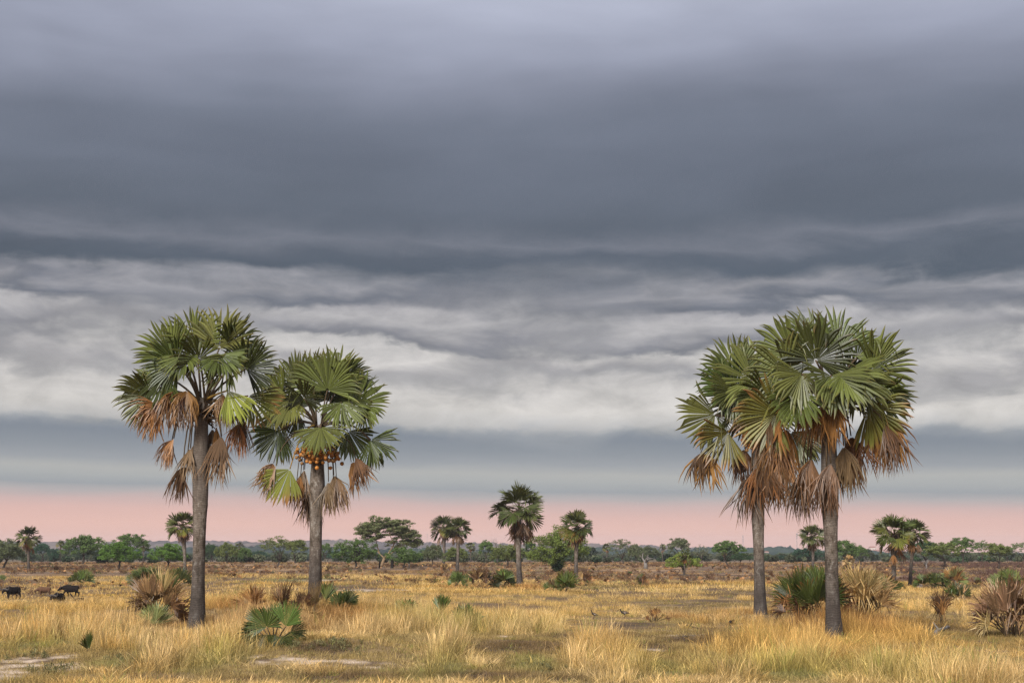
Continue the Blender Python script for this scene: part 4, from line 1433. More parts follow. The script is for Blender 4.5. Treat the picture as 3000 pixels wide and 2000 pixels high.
TL = [  # label, px, top, width, proto, colour, base row or None, distance
    ('wide grey green tree cut by the left edge', 10, 1580, 130, 'dome#1', 'grey', 1663, None),
    ('dark blue green tree right of the left edge palm', 122, 1590, 62, 'umb#2', 'blue', None, 520),
    ('big dome shaped tree left of the bright green acacia', 246, 1564, 122, 'dome#3', 'green', None, 460),
    ('bright green flat acacia with a thin dark trunk, left', 349, 1588, 112, 'dome#4', 'bright', 1668, None),
    ('tall layered tree behind the bright green acacia at left', 385, 1562, 104, 'umb#5', 'green', None, 500),
    ('bright green acacia left of the leftmost tall palm', 489, 1591, 104, 'dome#6', 'bright', 1670, None),
    ('dark green tree right of the leftmost tall palm trunk', 618, 1593, 60, 'dome#7', 'dark', None, 560),
    ('olive green round acacia between the two left palms', 666, 1590, 74, 'dome#1', 'olive', None, 470),
    ('small green tree under the distant palm between the two left palms', 713, 1604, 52, 'dome#4', 'green', None, 500),
    ('open acacia with visible branches left of the second tall palm', 812, 1570, 110, 'umbs#2', 'olive', 1661, None),
    ('flat acacia half behind the second tall palm trunk', 866, 1579, 86, 'umb#1', 'olive', None, 470),
    ('narrow green tree just right of the second tall palm trunk', 953, 1590, 44, 'umb#3', 'green', None, 520),
    ('dense dark green tree under the big umbrella acacia', 1044, 1574, 122, 'round#2', 'green', 1665, None),
    ('grey green low tree beneath the spreading acacia, right side', 1180, 1597, 96, 'round#3', 'green', 1664, None),
    ('small grey green tree left of the middle distance pair', 1268, 1595, 62, 'dome#7', 'grey', 1661, None),
    ('flat green acacia between the trunks of the middle distance pair', 1336, 1602, 82, 'umb#4', 'olive', 1662, None),
    ('small flat topped acacia with a crooked trunk left of the centre palm', 1424, 1583, 54, 'umb#6', 'green', None, 470),
    ('round green tree behind the left side of the centre palm', 1487, 1592, 108, 'dome#3', 'olive', 1662, None),
    ('dark flat topped tree behind the right side of the centre palm', 1552, 1582, 42, 'umb#1', 'dark', None, 520),
    ('open grey green tree right of the fruiting palm', 1826, 1578, 80, 'umbs#4', 'grey', None, 455),
    ('grey thicket tree behind the broken stump', 1896, 1600, 76, 'dome#7', 'grey', None, 520),
    ('dark tree with an airy double top, right of centre', 1989, 1574, 74, 'umb#5', 'grey', None, 480),
    ('small bright yellow green tree behind the short palm', 2004, 1619, 90, 'dome#6', 'yellow', 1686, None),
    ('nearly bare grey tree right of the bright bushy one', 2056, 1595, 62, 'grey#1', 'pale', None, 500),
    ('umbrella acacia left of the third tall palm', 2133, 1582, 98, 'umb#2', 'green', 1658, None),
    ('low green tree between the umbrella acacia and the third tall palm', 2168, 1620, 60, 'dome#1', 'dark', None, 480),
    ('dark wide tree behind the palm beside the tallest trunk', 2366, 1603, 94, 'dome#3', 'blue', None, 520),
    ('big green tree right of the tallest palm trunk', 2474, 1583, 106, 'dome#4', 'green', None, 440),
    ('green tree at the right shoulder of the big tree by the tallest palm', 2516, 1598, 62, 'umb#6', 'green', None, 450),
    ('dark tree behind the right palm of the pair', 2712, 1582, 92, 'umb#4', 'dark', 1662, None),
    ('wide flat acacia with a forked trunk right of the pair', 2766, 1587, 116, 'umb#2', 'olive', 1667, None),
    ('taller green acacia behind the wide flat one at right', 2818, 1572, 80, 'umb#5', 'green', None, 450),
    ('airy green acacia second from the right edge group', 2876, 1583, 66, 'umbs#2', 'green', None, 470),
    ('green acacia with a stout dark trunk near the right edge', 2926, 1589, 84, 'umb#1', 'olive', 1668, None),
    ('open acacia cut by the right edge', 2994, 1588, 76, 'umbs#4', 'green', None, 480),
    ('low dark bush tree left of the big dome tree', 158, 1604, 46, 'round#2', 'blue', None, 540),
    ('slate green tree left of the open acacia near the second tall palm', 758, 1613, 58, 'dome#7', 'blue', None, 640),
    ('slate green tree right of the second tall palm, before the blue ridge', 978, 1614, 54, 'dome#1', 'blue', None, 640),
    ('thin grey tree between the middle distance pair and the centre palm', 1396, 1611, 50, 'grey#1', 'pale', None, 540),
    ('thin bare grey tree left of the big bright tree, right of the centre palm', 1586, 1614, 36, 'grey#1', 'pale', None, 520),
    ('grey green tree right of the open tree, centre right', 1862, 1596, 54, 'dome#1', 'grey', None, 500),
    ('low slate green tree right of the third tall palm', 2298, 1626, 70, 'dome#7', 'blue', None, 600),
]
for lab, px, ty, w, key, col, by, d_ in TL:
    tree(lab, px, ty, w, key, col, by, d_)


def big_umbrella():
    """the spreading acacia with two crowns on a forked pale trunk"""
    rg = np.random.default_rng(5)
    base = at(1118, 1659)
    d = base[1]
    k = d / FPX
    root = empty('acacia_tree', base)
    tag(root, 'big spreading acacia with two airy crowns on a forked pale trunk', 'tree', 'trees along the tree line')

    def Q(px, py, dy=0.0):
        return P(px, py, d + dy) - base
    g = Geo()
    s = lambda px_: px_ * k
    f = Q(1126, 1634)
    g.tube([Q(1117, 1662), Q(1120, 1650), f], [s(5.2), s(4.3), s(4.0)], 8)
    limbs = [
        ([f, Q(1137, 1622, -1), Q(1146, 1608, -1), Q(1155, 1593, -1), Q(1147, 1577, -2), Q(1140, 1562, -3)], (3.0, 0.9)),
        ([f, Q(1140, 1624, 1), Q(1158, 1613, 1), Q(1170, 1600, 2), Q(1190, 1590, 3), Q(1215, 1580, 3)], (2.6, 0.7)),
        ([f, Q(1112, 1622, 1), Q(1104, 1612, 2), Q(1092, 1610, 2), Q(1085, 1600, 2)], (2.4, 0.6)),
        ([Q(1112, 1622, 1), Q(1106, 1600, 3), Q(1100, 1582, 4), Q(1108, 1560, 4), Q(1112, 1540, 4)], (2.2, 0.7)),
        ([Q(1100, 1582, 4), Q(1082, 1568, 3), Q(1062, 1558, 2), Q(1045, 1552, 1)], (1.5, 0.5)),
        ([Q(1155, 1593, -1), Q(1168, 1572, 0), Q(1178, 1550, 1), Q(1172, 1535, 1)], (1.7, 0.5)),
        ([Q(1168, 1572, 0), Q(1190, 1562, -3), Q(1205, 1556, -5)], (1.3, 0.4)),
        ([Q(1104, 1560, 4), Q(1120, 1545, 0), Q(1132, 1535, -2)], (1.2, 0.4)),
        ([Q(1112, 1540, 4), Q(1095, 1530, 2), Q(1085, 1530, -2)], (1.0, 0.4)),
        ([Q(1190, 1590, 3), Q(1205, 1598, 1), Q(1225, 1600, 0)], (1.0, 0.4)),
    ]
    nodes, nr = [], []
    for pts, (a0, a1) in limbs:
        pts = np.array(pts)
        t = np.linspace(0, len(pts) - 1, len(pts) * 3)
        pp = np.stack([np.interp(t, np.arange(len(pts)), pts[:, i]) for i in range(3)], 1)
        for _ in range(2):
            pp[1:-1] = 0.25 * pp[:-2] + 0.5 * pp[1:-1] + 0.25 * pp[2:]
        rad = np.linspace(s(a0), s(a1), len(pp))
        g.tube(pp, rad, 6)
        nodes.append(pp[len(pp) // 2:])
        nr.append(rad[len(pp) // 2:])
    nodes, nr = np.concatenate(nodes), np.concatenate(nr)
    C = []
    cents = [(1108, 1540, 62, 32, 60), (1070, 1552, 40, 16, 30), (1135, 1533, 34, 14, 18), (1172, 1550, 44, 34, 52), (1200, 1572, 34, 22, 30), (1215, 1590, 20, 14, 16), (1165, 1590, 40, 14, 14),
             (1095, 1572, 40, 8, 14), (1060, 1560, 30, 8, 10)]
    for cx, cy_, rx, ry, n in cents:
        for _ in range(int(n * 1.4)):
            q = nrm(rg.normal(0, 1, 3)) * rg.random() ** 0.4
            C.append(Q(cx + q[0] * rx, cy_ - q[2] * ry, q[1] * rx * k * 0.9))
    C = np.array(C)
    lv, lr = [], []
    for p in C[np.argsort(C[:, 2])]:
        dd = np.linalg.norm(nodes - p, axis=1)
        j = int(np.argmin(dd))
        q = nodes[j]
        pts = bez(q, (p + q) / 2 + np.array([0, 0, -0.3]) + rg.normal(0, 0.2, 3), p, 4)
        rad = np.linspace(max(0.035, nr[j] * 0.5), 0.02, 4)
        g.tube(pts, rad, 4, False)
        nodes = np.concatenate([nodes, pts[2:]])
        nr = np.concatenate([nr, rad[2:]])
        for _ in range(3):
            e = p + rg.normal(0, 1, 3) * np.array([0.7, 0.7, 0.3])
            g.tube([pts[2], (pts[2] + e) / 2, e], [0.022, 0.018, 0.01], 3, False)
        n = 64
        c = p + nrm(rg.normal(0, 1, (n, 3))) * rg.random((n, 1)) ** 0.5 * np.array([1.05, 1.05, 0.38])
        a1 = nrm(rg.normal(0, 1, (n, 3)) * np.array([1, 1, 0.4]))
        a2 = nrm(np.cross(a1, rg.normal(0, 1, (n, 3)) + np.array([0, 0, 0.8])))
        sz = 0.27 * rg.uniform(0.5, 1.2, (n, 1))
        lv.append(np.stack([c - a1 * sz, c + a2 * sz * 0.5, c + a1 * sz, c - a2 * sz * 0.5], 1).reshape(-1, 3))
        lr.append(np.repeat(np.clip(0.2 + 0.3 * rg.random() + 0.5 * rg.random(n), 0, 1), 4))
    link('trunk', g.mesh('trunk', [M_BARK_L], True), root)
    lv = np.concatenate(lv)
    link('crown', mesh_np('crown', lv, np.arange(len(lv)).reshape(-1, 4), [M_TLEAF], False, {'rnd': np.concatenate(lr)}), root, None, (0.145, 0.165, 0.075))


big_umbrella()


def big_bushy():
    """the big light green tree behind the fruiting palm"""
    base = at(1634, 1675)
    d = base[1]
    k = d / FPX
    H = P(1634, 1546, d)[2] - base[2]
    tg, V, F, rnd = tree_geo(3131, 'round', H, 168 * k, 170, 80, 0.21, 6, 0.30, 0.0, 0.30, 1.0)
    root = empty('broad_leaved_tree', base)
    tag(root, 'big light green bushy tree behind the fruiting middle distance palm', 'tree', 'trees along the tree line')
    link('trunk', tg.mesh('trunk', [M_BARK], True), root)
    link('crown', mesh_np('crown', V, F, [M_TLEAF], False, {'rnd': rnd}), root, None, (0.150, 0.195, 0.050))
    # dark suckers round the foot of the trunk
    rg = np.random.default_rng(8)
    n = 900
    c = nrm(rg.normal(0, 1, (n, 3))) * rg.random((n, 1)) ** 0.5 * np.array([17 * k, 17 * k, 20 * k]) + np.array([-2 * k, 0, 20 * k])
    a1 = nrm(rg.normal(0, 1, (n, 3)))
    a2 = nrm(np.cross(a1, rg.normal(0, 1, (n, 3))))
    s = 0.26 * rg.uniform(0.5, 1.2, (n, 1))
    V = np.stack([c - a1 * s, c + a2 * s * 0.5, c + a1 * s, c - a2 * s * 0.5], 1).reshape(-1, 3)
    link('basal_shoots', mesh_np('basal_shoots', V, np.arange(n * 4).reshape(-1, 4), [M_TLEAF], False, {'rnd': np.repeat(rg.random(n), 4)}), root, None, FOL['dark'])


big_bushy()


def snag(label, px, base_py, d, top_py, w_px, seed, mat, name='dead_tree', tr=1.0):
    rg = np.random.default_rng(seed)
    base = at(px, base_py) if base_py else on_ground(px, d)
    k = base[1] / FPX
    H = P(px, top_py, base[1])[2] - base[2]
    W = w_px * k
    root = empty(name, base)
    tag(root, label, 'dead tree', 'dead trees')
    g = Geo()

    def br(p, d_, ln, r, lev):
        e = p + d_ * ln
        m_ = (p + e) / 2 + rg.normal(0, 0.10 * ln, 3)
        g.tube(bez(p, m_, e, 5), np.linspace(r, r * 0.55, 5), 5)
        if lev < 3:
            for _ in range(rg.integers(2, 4)):
                nd_ = nrm(d_ + rg.normal(0, 0.62, 3) * np.array([1, 1, 0.6]) + np.array([0, 0, 0.15]))
                br(bez(p, m_, e, 5)[rg.integers(2, 5)], nd_, ln * rg.uniform(0.5, 0.75), r * 0.55, lev + 1)
    g.tube([[0, 0, -0.3], [0.05, 0, H * 0.2], [0, 0, H * 0.42]], [0.38 * tr, 0.3 * tr, 0.26 * tr], 7)
    link('trunk', g.mesh('trunk', [mat], True), root)
    g = Geo()
    for i in range(3):
        az = i * 2.1 + rg.random()
        br(np.array([0, 0, H * 0.38]), nrm(np.array([math.cos(az) * W / H, math.sin(az) * W / H, 0.9])), H * 0.36, 0.2 * tr, 0)
    link('branches', g.mesh('branches', [mat], True), root)


snag('bare dead tree top above the green tree left of the centre palm', 1456, None, 478, 1576, 26, 3, M_BARK_G, tr=0.8)
snag('broken pale dead tree with crooked limbs, right of centre', 1891, 1666, None, 1616, 40, 5, M_BARK_G, tr=1.5)
snag('leaning pale dead tree left of the wide flat acacia at right', 2714, 1664, None, 1636, 24, 9, M_BARK_G, tr=0.7)


def post(label, px, base_py, h_px, w_px, mat, name, lean=0.0, seed=1):
    """burnt or pale broken tree stump standing upright"""
    rg = np.random.default_rng(seed)
    base = at(px, base_py)
    k = base[1] / FPX
    g = Geo()
    H = h_px * k
    n = 7
    pts = [[lean * H * t, 0, -0.25 + (H + 0.25) * t] for t in np.linspace(0, 1, n)]
    g.tube(pts, np.array([1.3, 1.05, 1.0, 1.0, 0.9, 0.75, 0.3]) * w_px * k * 0.5, 8, True, 0, 1.0, 0.3, rg)
    for i in range(2):
        q = np.array(pts[3 + i])
        e = q + np.array([rg.choice([-1, 1]) * 0.35 * H * 0.6, rg.normal(0, 0.2), 0.22 * H])
        g.tube([q, (q + e) / 2 + [0, 0, 0.05], e], [w_px * k * 0.25, w_px * k * 0.18, w_px * k * 0.06], 5)
    o = link(name, g.mesh(name, [mat], False), None, base)
    tag(o, label, 'tree stump', 'tree stumps')


post('thick charred stump under the spreading acacia, right one', 1148, 1664, 26, 9, M_CHAR, 'tree_stump', 0.05, 1)
post('thin charred stump under the spreading acacia, left one', 1112, 1664, 24, 4.5, M_CHAR, 'tree_stump', 0.0, 2)
post('pale bare stump right of the spreading acacia', 1200, 1663, 17, 4, M_BARK_G, 'tree_stump', -0.2, 3)
post('grey pointed stump before the wide flat acacia at right', 2773, 1685, 21, 4, M_BARK_G, 'tree_stump', 0.0, 4)


# ------------------------------------------------------------------ masses of plants (stuff), instanced
SRC = []


def src(name, me):
    o = bpy.data.objects.new(name, me)
    SRC.append(o)
    return o


def instancer(name, pts, rot, scl, var, tint, sources, label, cat=None):
    coll = bpy.data.collections.new(name + '_kinds')
    for s_ in sources:
        coll.objects.link(s_)
    me = bpy.data.meshes.new(name)
    me.vertices.add(len(pts))
    me.vertices.foreach_set('co', np.asarray(pts, np.float32).ravel())
    for nm, typ, arr, prop in (('rot', 'FLOAT_VECTOR', rot, 'vector'), ('scl', 'FLOAT_VECTOR', scl, 'vector'), ('var', 'INT', var, 'value')):
        a_ = me.attributes.new(nm, typ, 'POINT')
        a_.data.foreach_set(prop, np.asarray(arr, np.int32 if typ == 'INT' else np.float32).ravel())
    a_ = me.attributes.new('tint', 'FLOAT_COLOR', 'POINT')
    t4 = np.ones((len(pts), 4), np.float32)
    t4[:, :3] = np.clip(tint, 0.003, 1)
    a_.data.foreach_set('color', t4.ravel())
    o = link(name, me)
    ng = bpy.data.node_groups.new(name + '_scatter', 'GeometryNodeTree')
    ng.interface.new_socket('Geometry', in_out='INPUT', socket_type='NodeSocketGeometry')
    ng.interface.new_socket('Geometry', in_out='OUTPUT', socket_type='NodeSocketGeometry')
    gi, go = ng.nodes.new('NodeGroupInput'), ng.nodes.new('NodeGroupOutput')
    ci = ng.nodes.new('GeometryNodeCollectionInfo')
    ci.inputs['Collection'].default_value = coll
    ci.inputs['Separate Children'].default_value = True
    ci.inputs['Reset Children'].default_value = True
    ip = ng.nodes.new('GeometryNodeInstanceOnPoints')
    ng.links.new(gi.outputs[0], ip.inputs['Points'])
    ng.links.new(ci.outputs[0], ip.inputs['Instance'])
    ip.inputs['Pick Instance'].default_value = True

    def na(nm, typ):
        nd = ng.nodes.new('GeometryNodeInputNamedAttribute')
        nd.data_type = typ
        nd.inputs['Name'].default_value = nm
        return nd.outputs['Attribute']
    ng.links.new(na('var', 'INT'), ip.inputs['Instance Index'])
    ng.links.new(na('rot', 'FLOAT_VECTOR'), ip.inputs['Rotation'])
    ng.links.new(na('scl', 'FLOAT_VECTOR'), ip.inputs['Scale'])
    ng.links.new(ip.outputs[0], go.inputs[0])
    md = o.modifiers.new('scatter', 'NODES')
    md.node_group = ng
    tag(o, label, None, None, 'stuff')
    return o


def tuft(seed, nb, h, spread, width, bend=0.35, seed_heads=False, wild=0.3):
    """a tuft of grass: curved ribbon blades"""
    rg = np.random.default_rng(seed)
    rows, F, hh, rn = [], [], [], []
    tt = np.array([0, 0.35, 0.7, 1.0])
    b = 0
    for i in range(nb):
        az = rg.random() * 6.283
        r = spread * math.sqrt(rg.random()) * 0.5
        p = np.array([math.cos(az) * r, math.sin(az) * r, -0.03])
        a2 = az + rg.normal(0, 0.8)
        L = h * rg.uniform(0.45, 1.1)
        tilt = abs(rg.normal(0, 0.18)) + 0.04
        if rg.random() < wild * 0.4:
            tilt += rg.uniform(0.3, 0.8)
        d = nrm(np.array([math.cos(a2) * math.sin(tilt), math.sin(a2) * math.sin(tilt), math.cos(tilt)]))
        bd = bend * rg.uniform(0.2, 1.6)
        wa = rg.random() * 6.283
        w = np.array([math.cos(wa), math.sin(wa), 0]) * width * rg.uniform(0.6, 1.3)
        rv = rg.random()
        pp = p.copy()
        prev = 0
        for j, t in enumerate(tt):
            pp = pp + d * L * (t - prev)
            prev = t
            d = nrm(d + bd * 0.5 * (np.array([math.cos(a2), math.sin(a2), -0.35])) * (t + 0.1))
            ww = w * (1 - t) ** 0.7
            if seed_heads and j == 2 and rv > 0.6:
                ww = w * 1.5
            if j < 3:
                rows += [pp - ww * 0.5, pp + ww * 0.5]
                hh += [t, t]
                rn += [rv, rv]
            else:
                rows.append(pp)
                hh.append(1.0)
                rn.append(rv)
        F += [[b, b + 1, b + 3, b + 2], [b + 2, b + 3, b + 5, b + 4], [b + 4, b + 5, b + 6]]
        b += 7
    return mesh_np('grass_tuft', np.array(rows), F, [M_GRASS], False, {'hh': hh, 'rnd': rn})


def build_grass():
    rg = np.random.default_rng(21)
    # kinds: 0-4 tall near, 5-7 short near, 8-10 coarse middle, 11-12 coarse far
    kinds = [tuft(1, 34, 1.0, 0.42, 0.010, 0.30, True), tuft(2, 30, 1.0, 0.50, 0.010, 0.45, False), tuft(3, 38, 1.0, 0.36, 0.009, 0.22, True), tuft(4, 26, 1.0, 0.55, 0.011, 0.6, False, 0.7),
             tuft(5, 22, 1.0, 0.60, 0.010, 0.8, True, 0.9),
             tuft(6, 34, 0.30, 0.60, 0.012, 0.9, False, 1.0), tuft(7, 30, 0.30, 0.70, 0.013, 1.1, False, 1.2), tuft(8, 26, 0.30, 0.55, 0.012, 0.7, False, 0.8),
             tuft(9, 30, 1.0, 1.1, 0.022, 0.35), tuft(10, 26, 1.0, 1.3, 0.024, 0.5), tuft(11, 28, 1.0, 1.2, 0.022, 0.3),
             tuft(12, 26, 1.0, 2.6, 0.055, 0.4), tuft(13, 24, 1.0, 2.8, 0.055, 0.5)]
    srcs = [src('grass_kind_%02d' % i, m) for i, m in enumerate(kinds)]
    bands = [(26, 44, 17.0), (44, 64, 12.0), (64, 90, 7.5), (90, 120, 5.0), (120, 170, 2.6), (170, 235, 1.5), (235, 330, 0.9), (330, 520, 0.42)]
    X, Y = [], []
    for y0, y1, den in bands:
        hw = 0.405 * y1 + 7
        n = int((y1 - y0) * 2 * hw * den)
        x = rg.uniform(-hw, hw, n)
        y = rg.uniform(y0, y1, n)
        k = np.abs(x) < 0.405 * y + 6
        X.append(x[k])
        Y.append(y[k])
    n_main = sum(len(q) for q in X)
    for y0, y1, den in ((26, 44, 20.0), (44, 62, 13.0), (62, 85, 5.0)):          # low undergrowth between the tufts
        hw = 0.405 * y1 + 7
        n = int((y1 - y0) * 2 * hw * den)
        x, y = rg.uniform(-hw, hw, n), rg.uniform(y0, y1, n)
        k = np.abs(x) < 0.405 * y + 6
        X.append(x[k])
        Y.append(y[k])
    X, Y = np.concatenate(X), np.concatenate(Y)
    n = len(X)
    low = np.arange(n) >= n_main
    bare = bsum(BARE, X, Y)
    sand = bsum(SAND, X, Y)
    dark = bsum(DARK, X, Y)
    green = bsum(GREEN, X, Y, 0.7)
    tall = bsum(TALL, X, Y, 0.7)
    rust = bsum(RUST, X, Y, 0.7)
    brn = burnt(X, Y)
    cl = fbm(X, Y, 2.4, 3)
    cl2 = fbm(X + 300, Y, 9.0, 3)
    cl3 = fbm(X, Y + 500, 28.0, 3)
    short = np.clip(bare * 1.1 - tall, 0, 1)
    # big-scale patches where the grass is grazed short
    short = np.maximum(short, smoothstep(0.60, 0.70, cl2) * 0.8 * (1 - tall) * smoothstep(60, 80, Y))
    keep_p = (1 - 0.93 * sand) * (1 - 0.6 * dark) * (0.14 + 0.75 * smoothstep(0.40, 0.62, cl)) * (1 - 0.25 * brn)
    gap = thin(X, Y)
    keep_p = np.maximum(keep_p * (1 - 0.1 * short) * (1 - 0.72 * gap), 0)
    keep_p = np.where(low, (1 - 0.72 * sand) * (1 - 0.55 * dark) * (0.25 + 0.75 * bare), keep_p)
    keep = rg.random(n) < np.clip(keep_p, 0, 1)
    for (kx, ky, kr) in KEEP_OUT:
        keep &= ((X - kx) ** 2 + (Y - ky) ** 2) > kr * kr
    sel = lambda a_: a_[keep]
    X, Y, bare, sand, dark, green, tall, rust, brn, cl, cl2, cl3, short, low = map(sel, (X, Y, bare, sand, dark, green, tall, rust, brn, cl, cl2, cl3, short, low))
    n = len(X)
    is_short = low | (rg.random(n) < np.clip(short * 1.9, 0, 0.975))
    r = rg.random(n)
    var = rg.integers(0, 5, n)
    var = np.where(Y > 85, rg.integers(8, 11, n), var)
    var = np.where((Y > 165), rg.integers(11, 13, n), var)
    var = np.where(is_short & (Y < 110), rg.integers(5, 8, n), var)
    h = (0.30 + 0.40 * smoothstep(0.35, 0.7, cl)) * (0.7 + 0.6 * r) + 0.70 * tall * (0.25 + 0.75 * rg.random(n))
    h = np.where((Y < 68) & (tall < 0.25), h * 0.48, h)
    h = h * (0.75 + 0.5 * cl2)
    h = np.where(Y > 100, h * 0.80, h)
    h = np.where(is_short, np.where(Y < 110, rg.uniform(0.35, 1.0, n), rg.uniform(0.12, 0.3, n)), h)
    h = np.where(brn > 0.5, h * 0.62, h)
    h = np.where(sand > 0.4, h * 0.5, h)
    for bx_, by_ in TRAMPLED:
        h = np.where((np.abs(X / Y - bx_ / by_) < 2.1 / by_) & (Y > by_ - 48) & (Y < by_ + 1.5), h * 0.30, h)
    for bx_, by_, _r in KEEP_OUT[-4:]:
        h = np.where((np.abs(X - bx_) < 2.0) & (Y > by_ - 10) & (Y < by_), h * 0.5, h)
    wid = np.where(Y > 85, 1.0, 0.8 + 0.5 * rg.random(n))
    wid = np.where(is_short & (Y < 110), rg.uniform(0.6, 1.2, n), wid)
    scl = np.stack([wid, wid, h], 1)
    rot = np.stack([rg.normal(0, 0.07, n), rg.normal(0, 0.07, n), rg.uniform(0, 6.283, n)], 1)
    pts = np.stack([X, Y, gz(X, Y)], 1)
    # colours of the dry grasses
    A = lambda *c: np.array(c)
    straw = A(0.68, 0.482, 0.212)
    gold = A(0.63, 0.415, 0.150)
    pale = A(0.78, 0.61, 0.36)
    col = straw * np.ones((n, 3))
    t = smoothstep(0.35, 0.65, cl3 + 0.3 * (rg.random(n) - 0.5))[:, None]
    col = col * (1 - t) + gold * t
    t = (smoothstep(0.5, 0.75, cl2 + 0.35 * (rg.random(n) - 0.5)) * 0.7)[:, None]
    col = col * (1 - t) + pale * t
    t = (green * (0.35 + 0.5 * rg.random(n)))[:, None]
    col = col * (1 - t) + A(0.36, 0.34, 0.100) * t
    t = (rust * (0.5 + 0.5 * rg.random(n)))[:, None]
    col = col * (1 - t) + A(0.42, 0.215, 0.08) * t
    t = (is_short * (0.55 + 0.45 * rg.random(n)))[:, None]
    col = col * (1 - t) + A(0.31, 0.245, 0.115) * t
    t = (is_short * green * 0.6)[:, None]
    col = col * (1 - t) + A(0.26, 0.265, 0.11) * t
    t = (dark * 0.75)[:, None]
    col = col * (1 - t) + A(0.15, 0.095, 0.06) * t
    t = (brn * (0.45 + 0.5 * rg.random(n)))[:, None]
    col = col * (1 - t) + A(0.29, 0.180, 0.098) * t
    col = col * (0.42 + 0.95 * rg.random(n))[:, None]
    fewgreen = (rg.random(n) < 0.035)[:, None]
    col = np.where(fewgreen, A(0.26, 0.29, 0.08), col)
    print('grass tufts', n)
    instancer('dry_grass', pts, rot, scl, var, col, srcs, 'tall dry yellow grass covering the plain')


def fan_tuft(seed, nl, h, mat, w=0.30):
    """dead young palm: a few broad ragged fans, low detail"""
    rg = np.random.default_rng(seed)
    V, F, hh, rn = [], [], [], []
    b = 0
    for i in range(nl):
        az = rg.random() * 6.283
        inc = rg.uniform(0.7, 1.45)
        ax = np.array([math.cos(az) * math.cos(inc), math.sin(az) * math.cos(inc), math.sin(inc)])
        wv = nrm(np.cross(ax, rg.normal(0, 1, 3)))
        hub = ax * h * rg.uniform(0.2, 0.45)
        R2 = h * rg.uniform(0.4, 0.65)
        rv = rg.random()
        ns = 6
        for s_ in range(ns):
            a0 = (s_ / (ns - 1) - 0.5) * 1.5
            d = nrm(ax * math.cos(a0) + wv * math.sin(a0) + np.array([0, 0, -0.2 * rg.random()]))
            p = nrm(np.cross(d, np.cross(ax, wv)))
            e = hub + d * R2 * rg.uniform(0.7, 1.1)
            m_ = hub + d * R2 * 0.6
            V += [hub, m_ - p * R2 * 0.10, m_ + p * R2 * 0.10, e + np.array([0, 0, -0.1 * R2])]
            F += [[b, b + 1, b + 2], [b + 1, b + 3, b + 2]]
            hh += [0.2, 0.7, 0.7, 1.0]
            rn += [rv] * 4
            b += 4
    return mesh_np('scrub_fan', np.array(V), F, [mat], False, {'hh': hh, 'rnd': rn})


def twig_bush(seed, n, h, mat, leaf=0.05):
    rg = np.random.default_rng(seed)
    p = nrm(rg.normal(0, 1, (n, 3))) * rg.random((n, 1)) ** 0.45 * np.array([h * 0.75, h * 0.75, h * 0.5]) + np.array([0, 0, h * 0.45])
    a1 = nrm(rg.normal(0, 1, (n, 3)) + np.array([0, 0, 1.1]))
    a2 = nrm(np.cross(a1, rg.normal(0, 1, (n, 3))))
    l = h * (0.26 if leaf < 0.1 else 0.16) * rg.uniform(0.5, 1.3, (n, 1))
    V = np.stack([p - a1 * l, p + a2 * leaf, p + a1 * l, p - a2 * leaf], 1).reshape(-1, 3)
    return mesh_np('scrub_bush', V, np.arange(4 * n).reshape(-1, 4), [mat], False, {'hh': np.clip(V[:, 2] / h, 0, 1), 'rnd': np.repeat(rg.random(n), 4)})


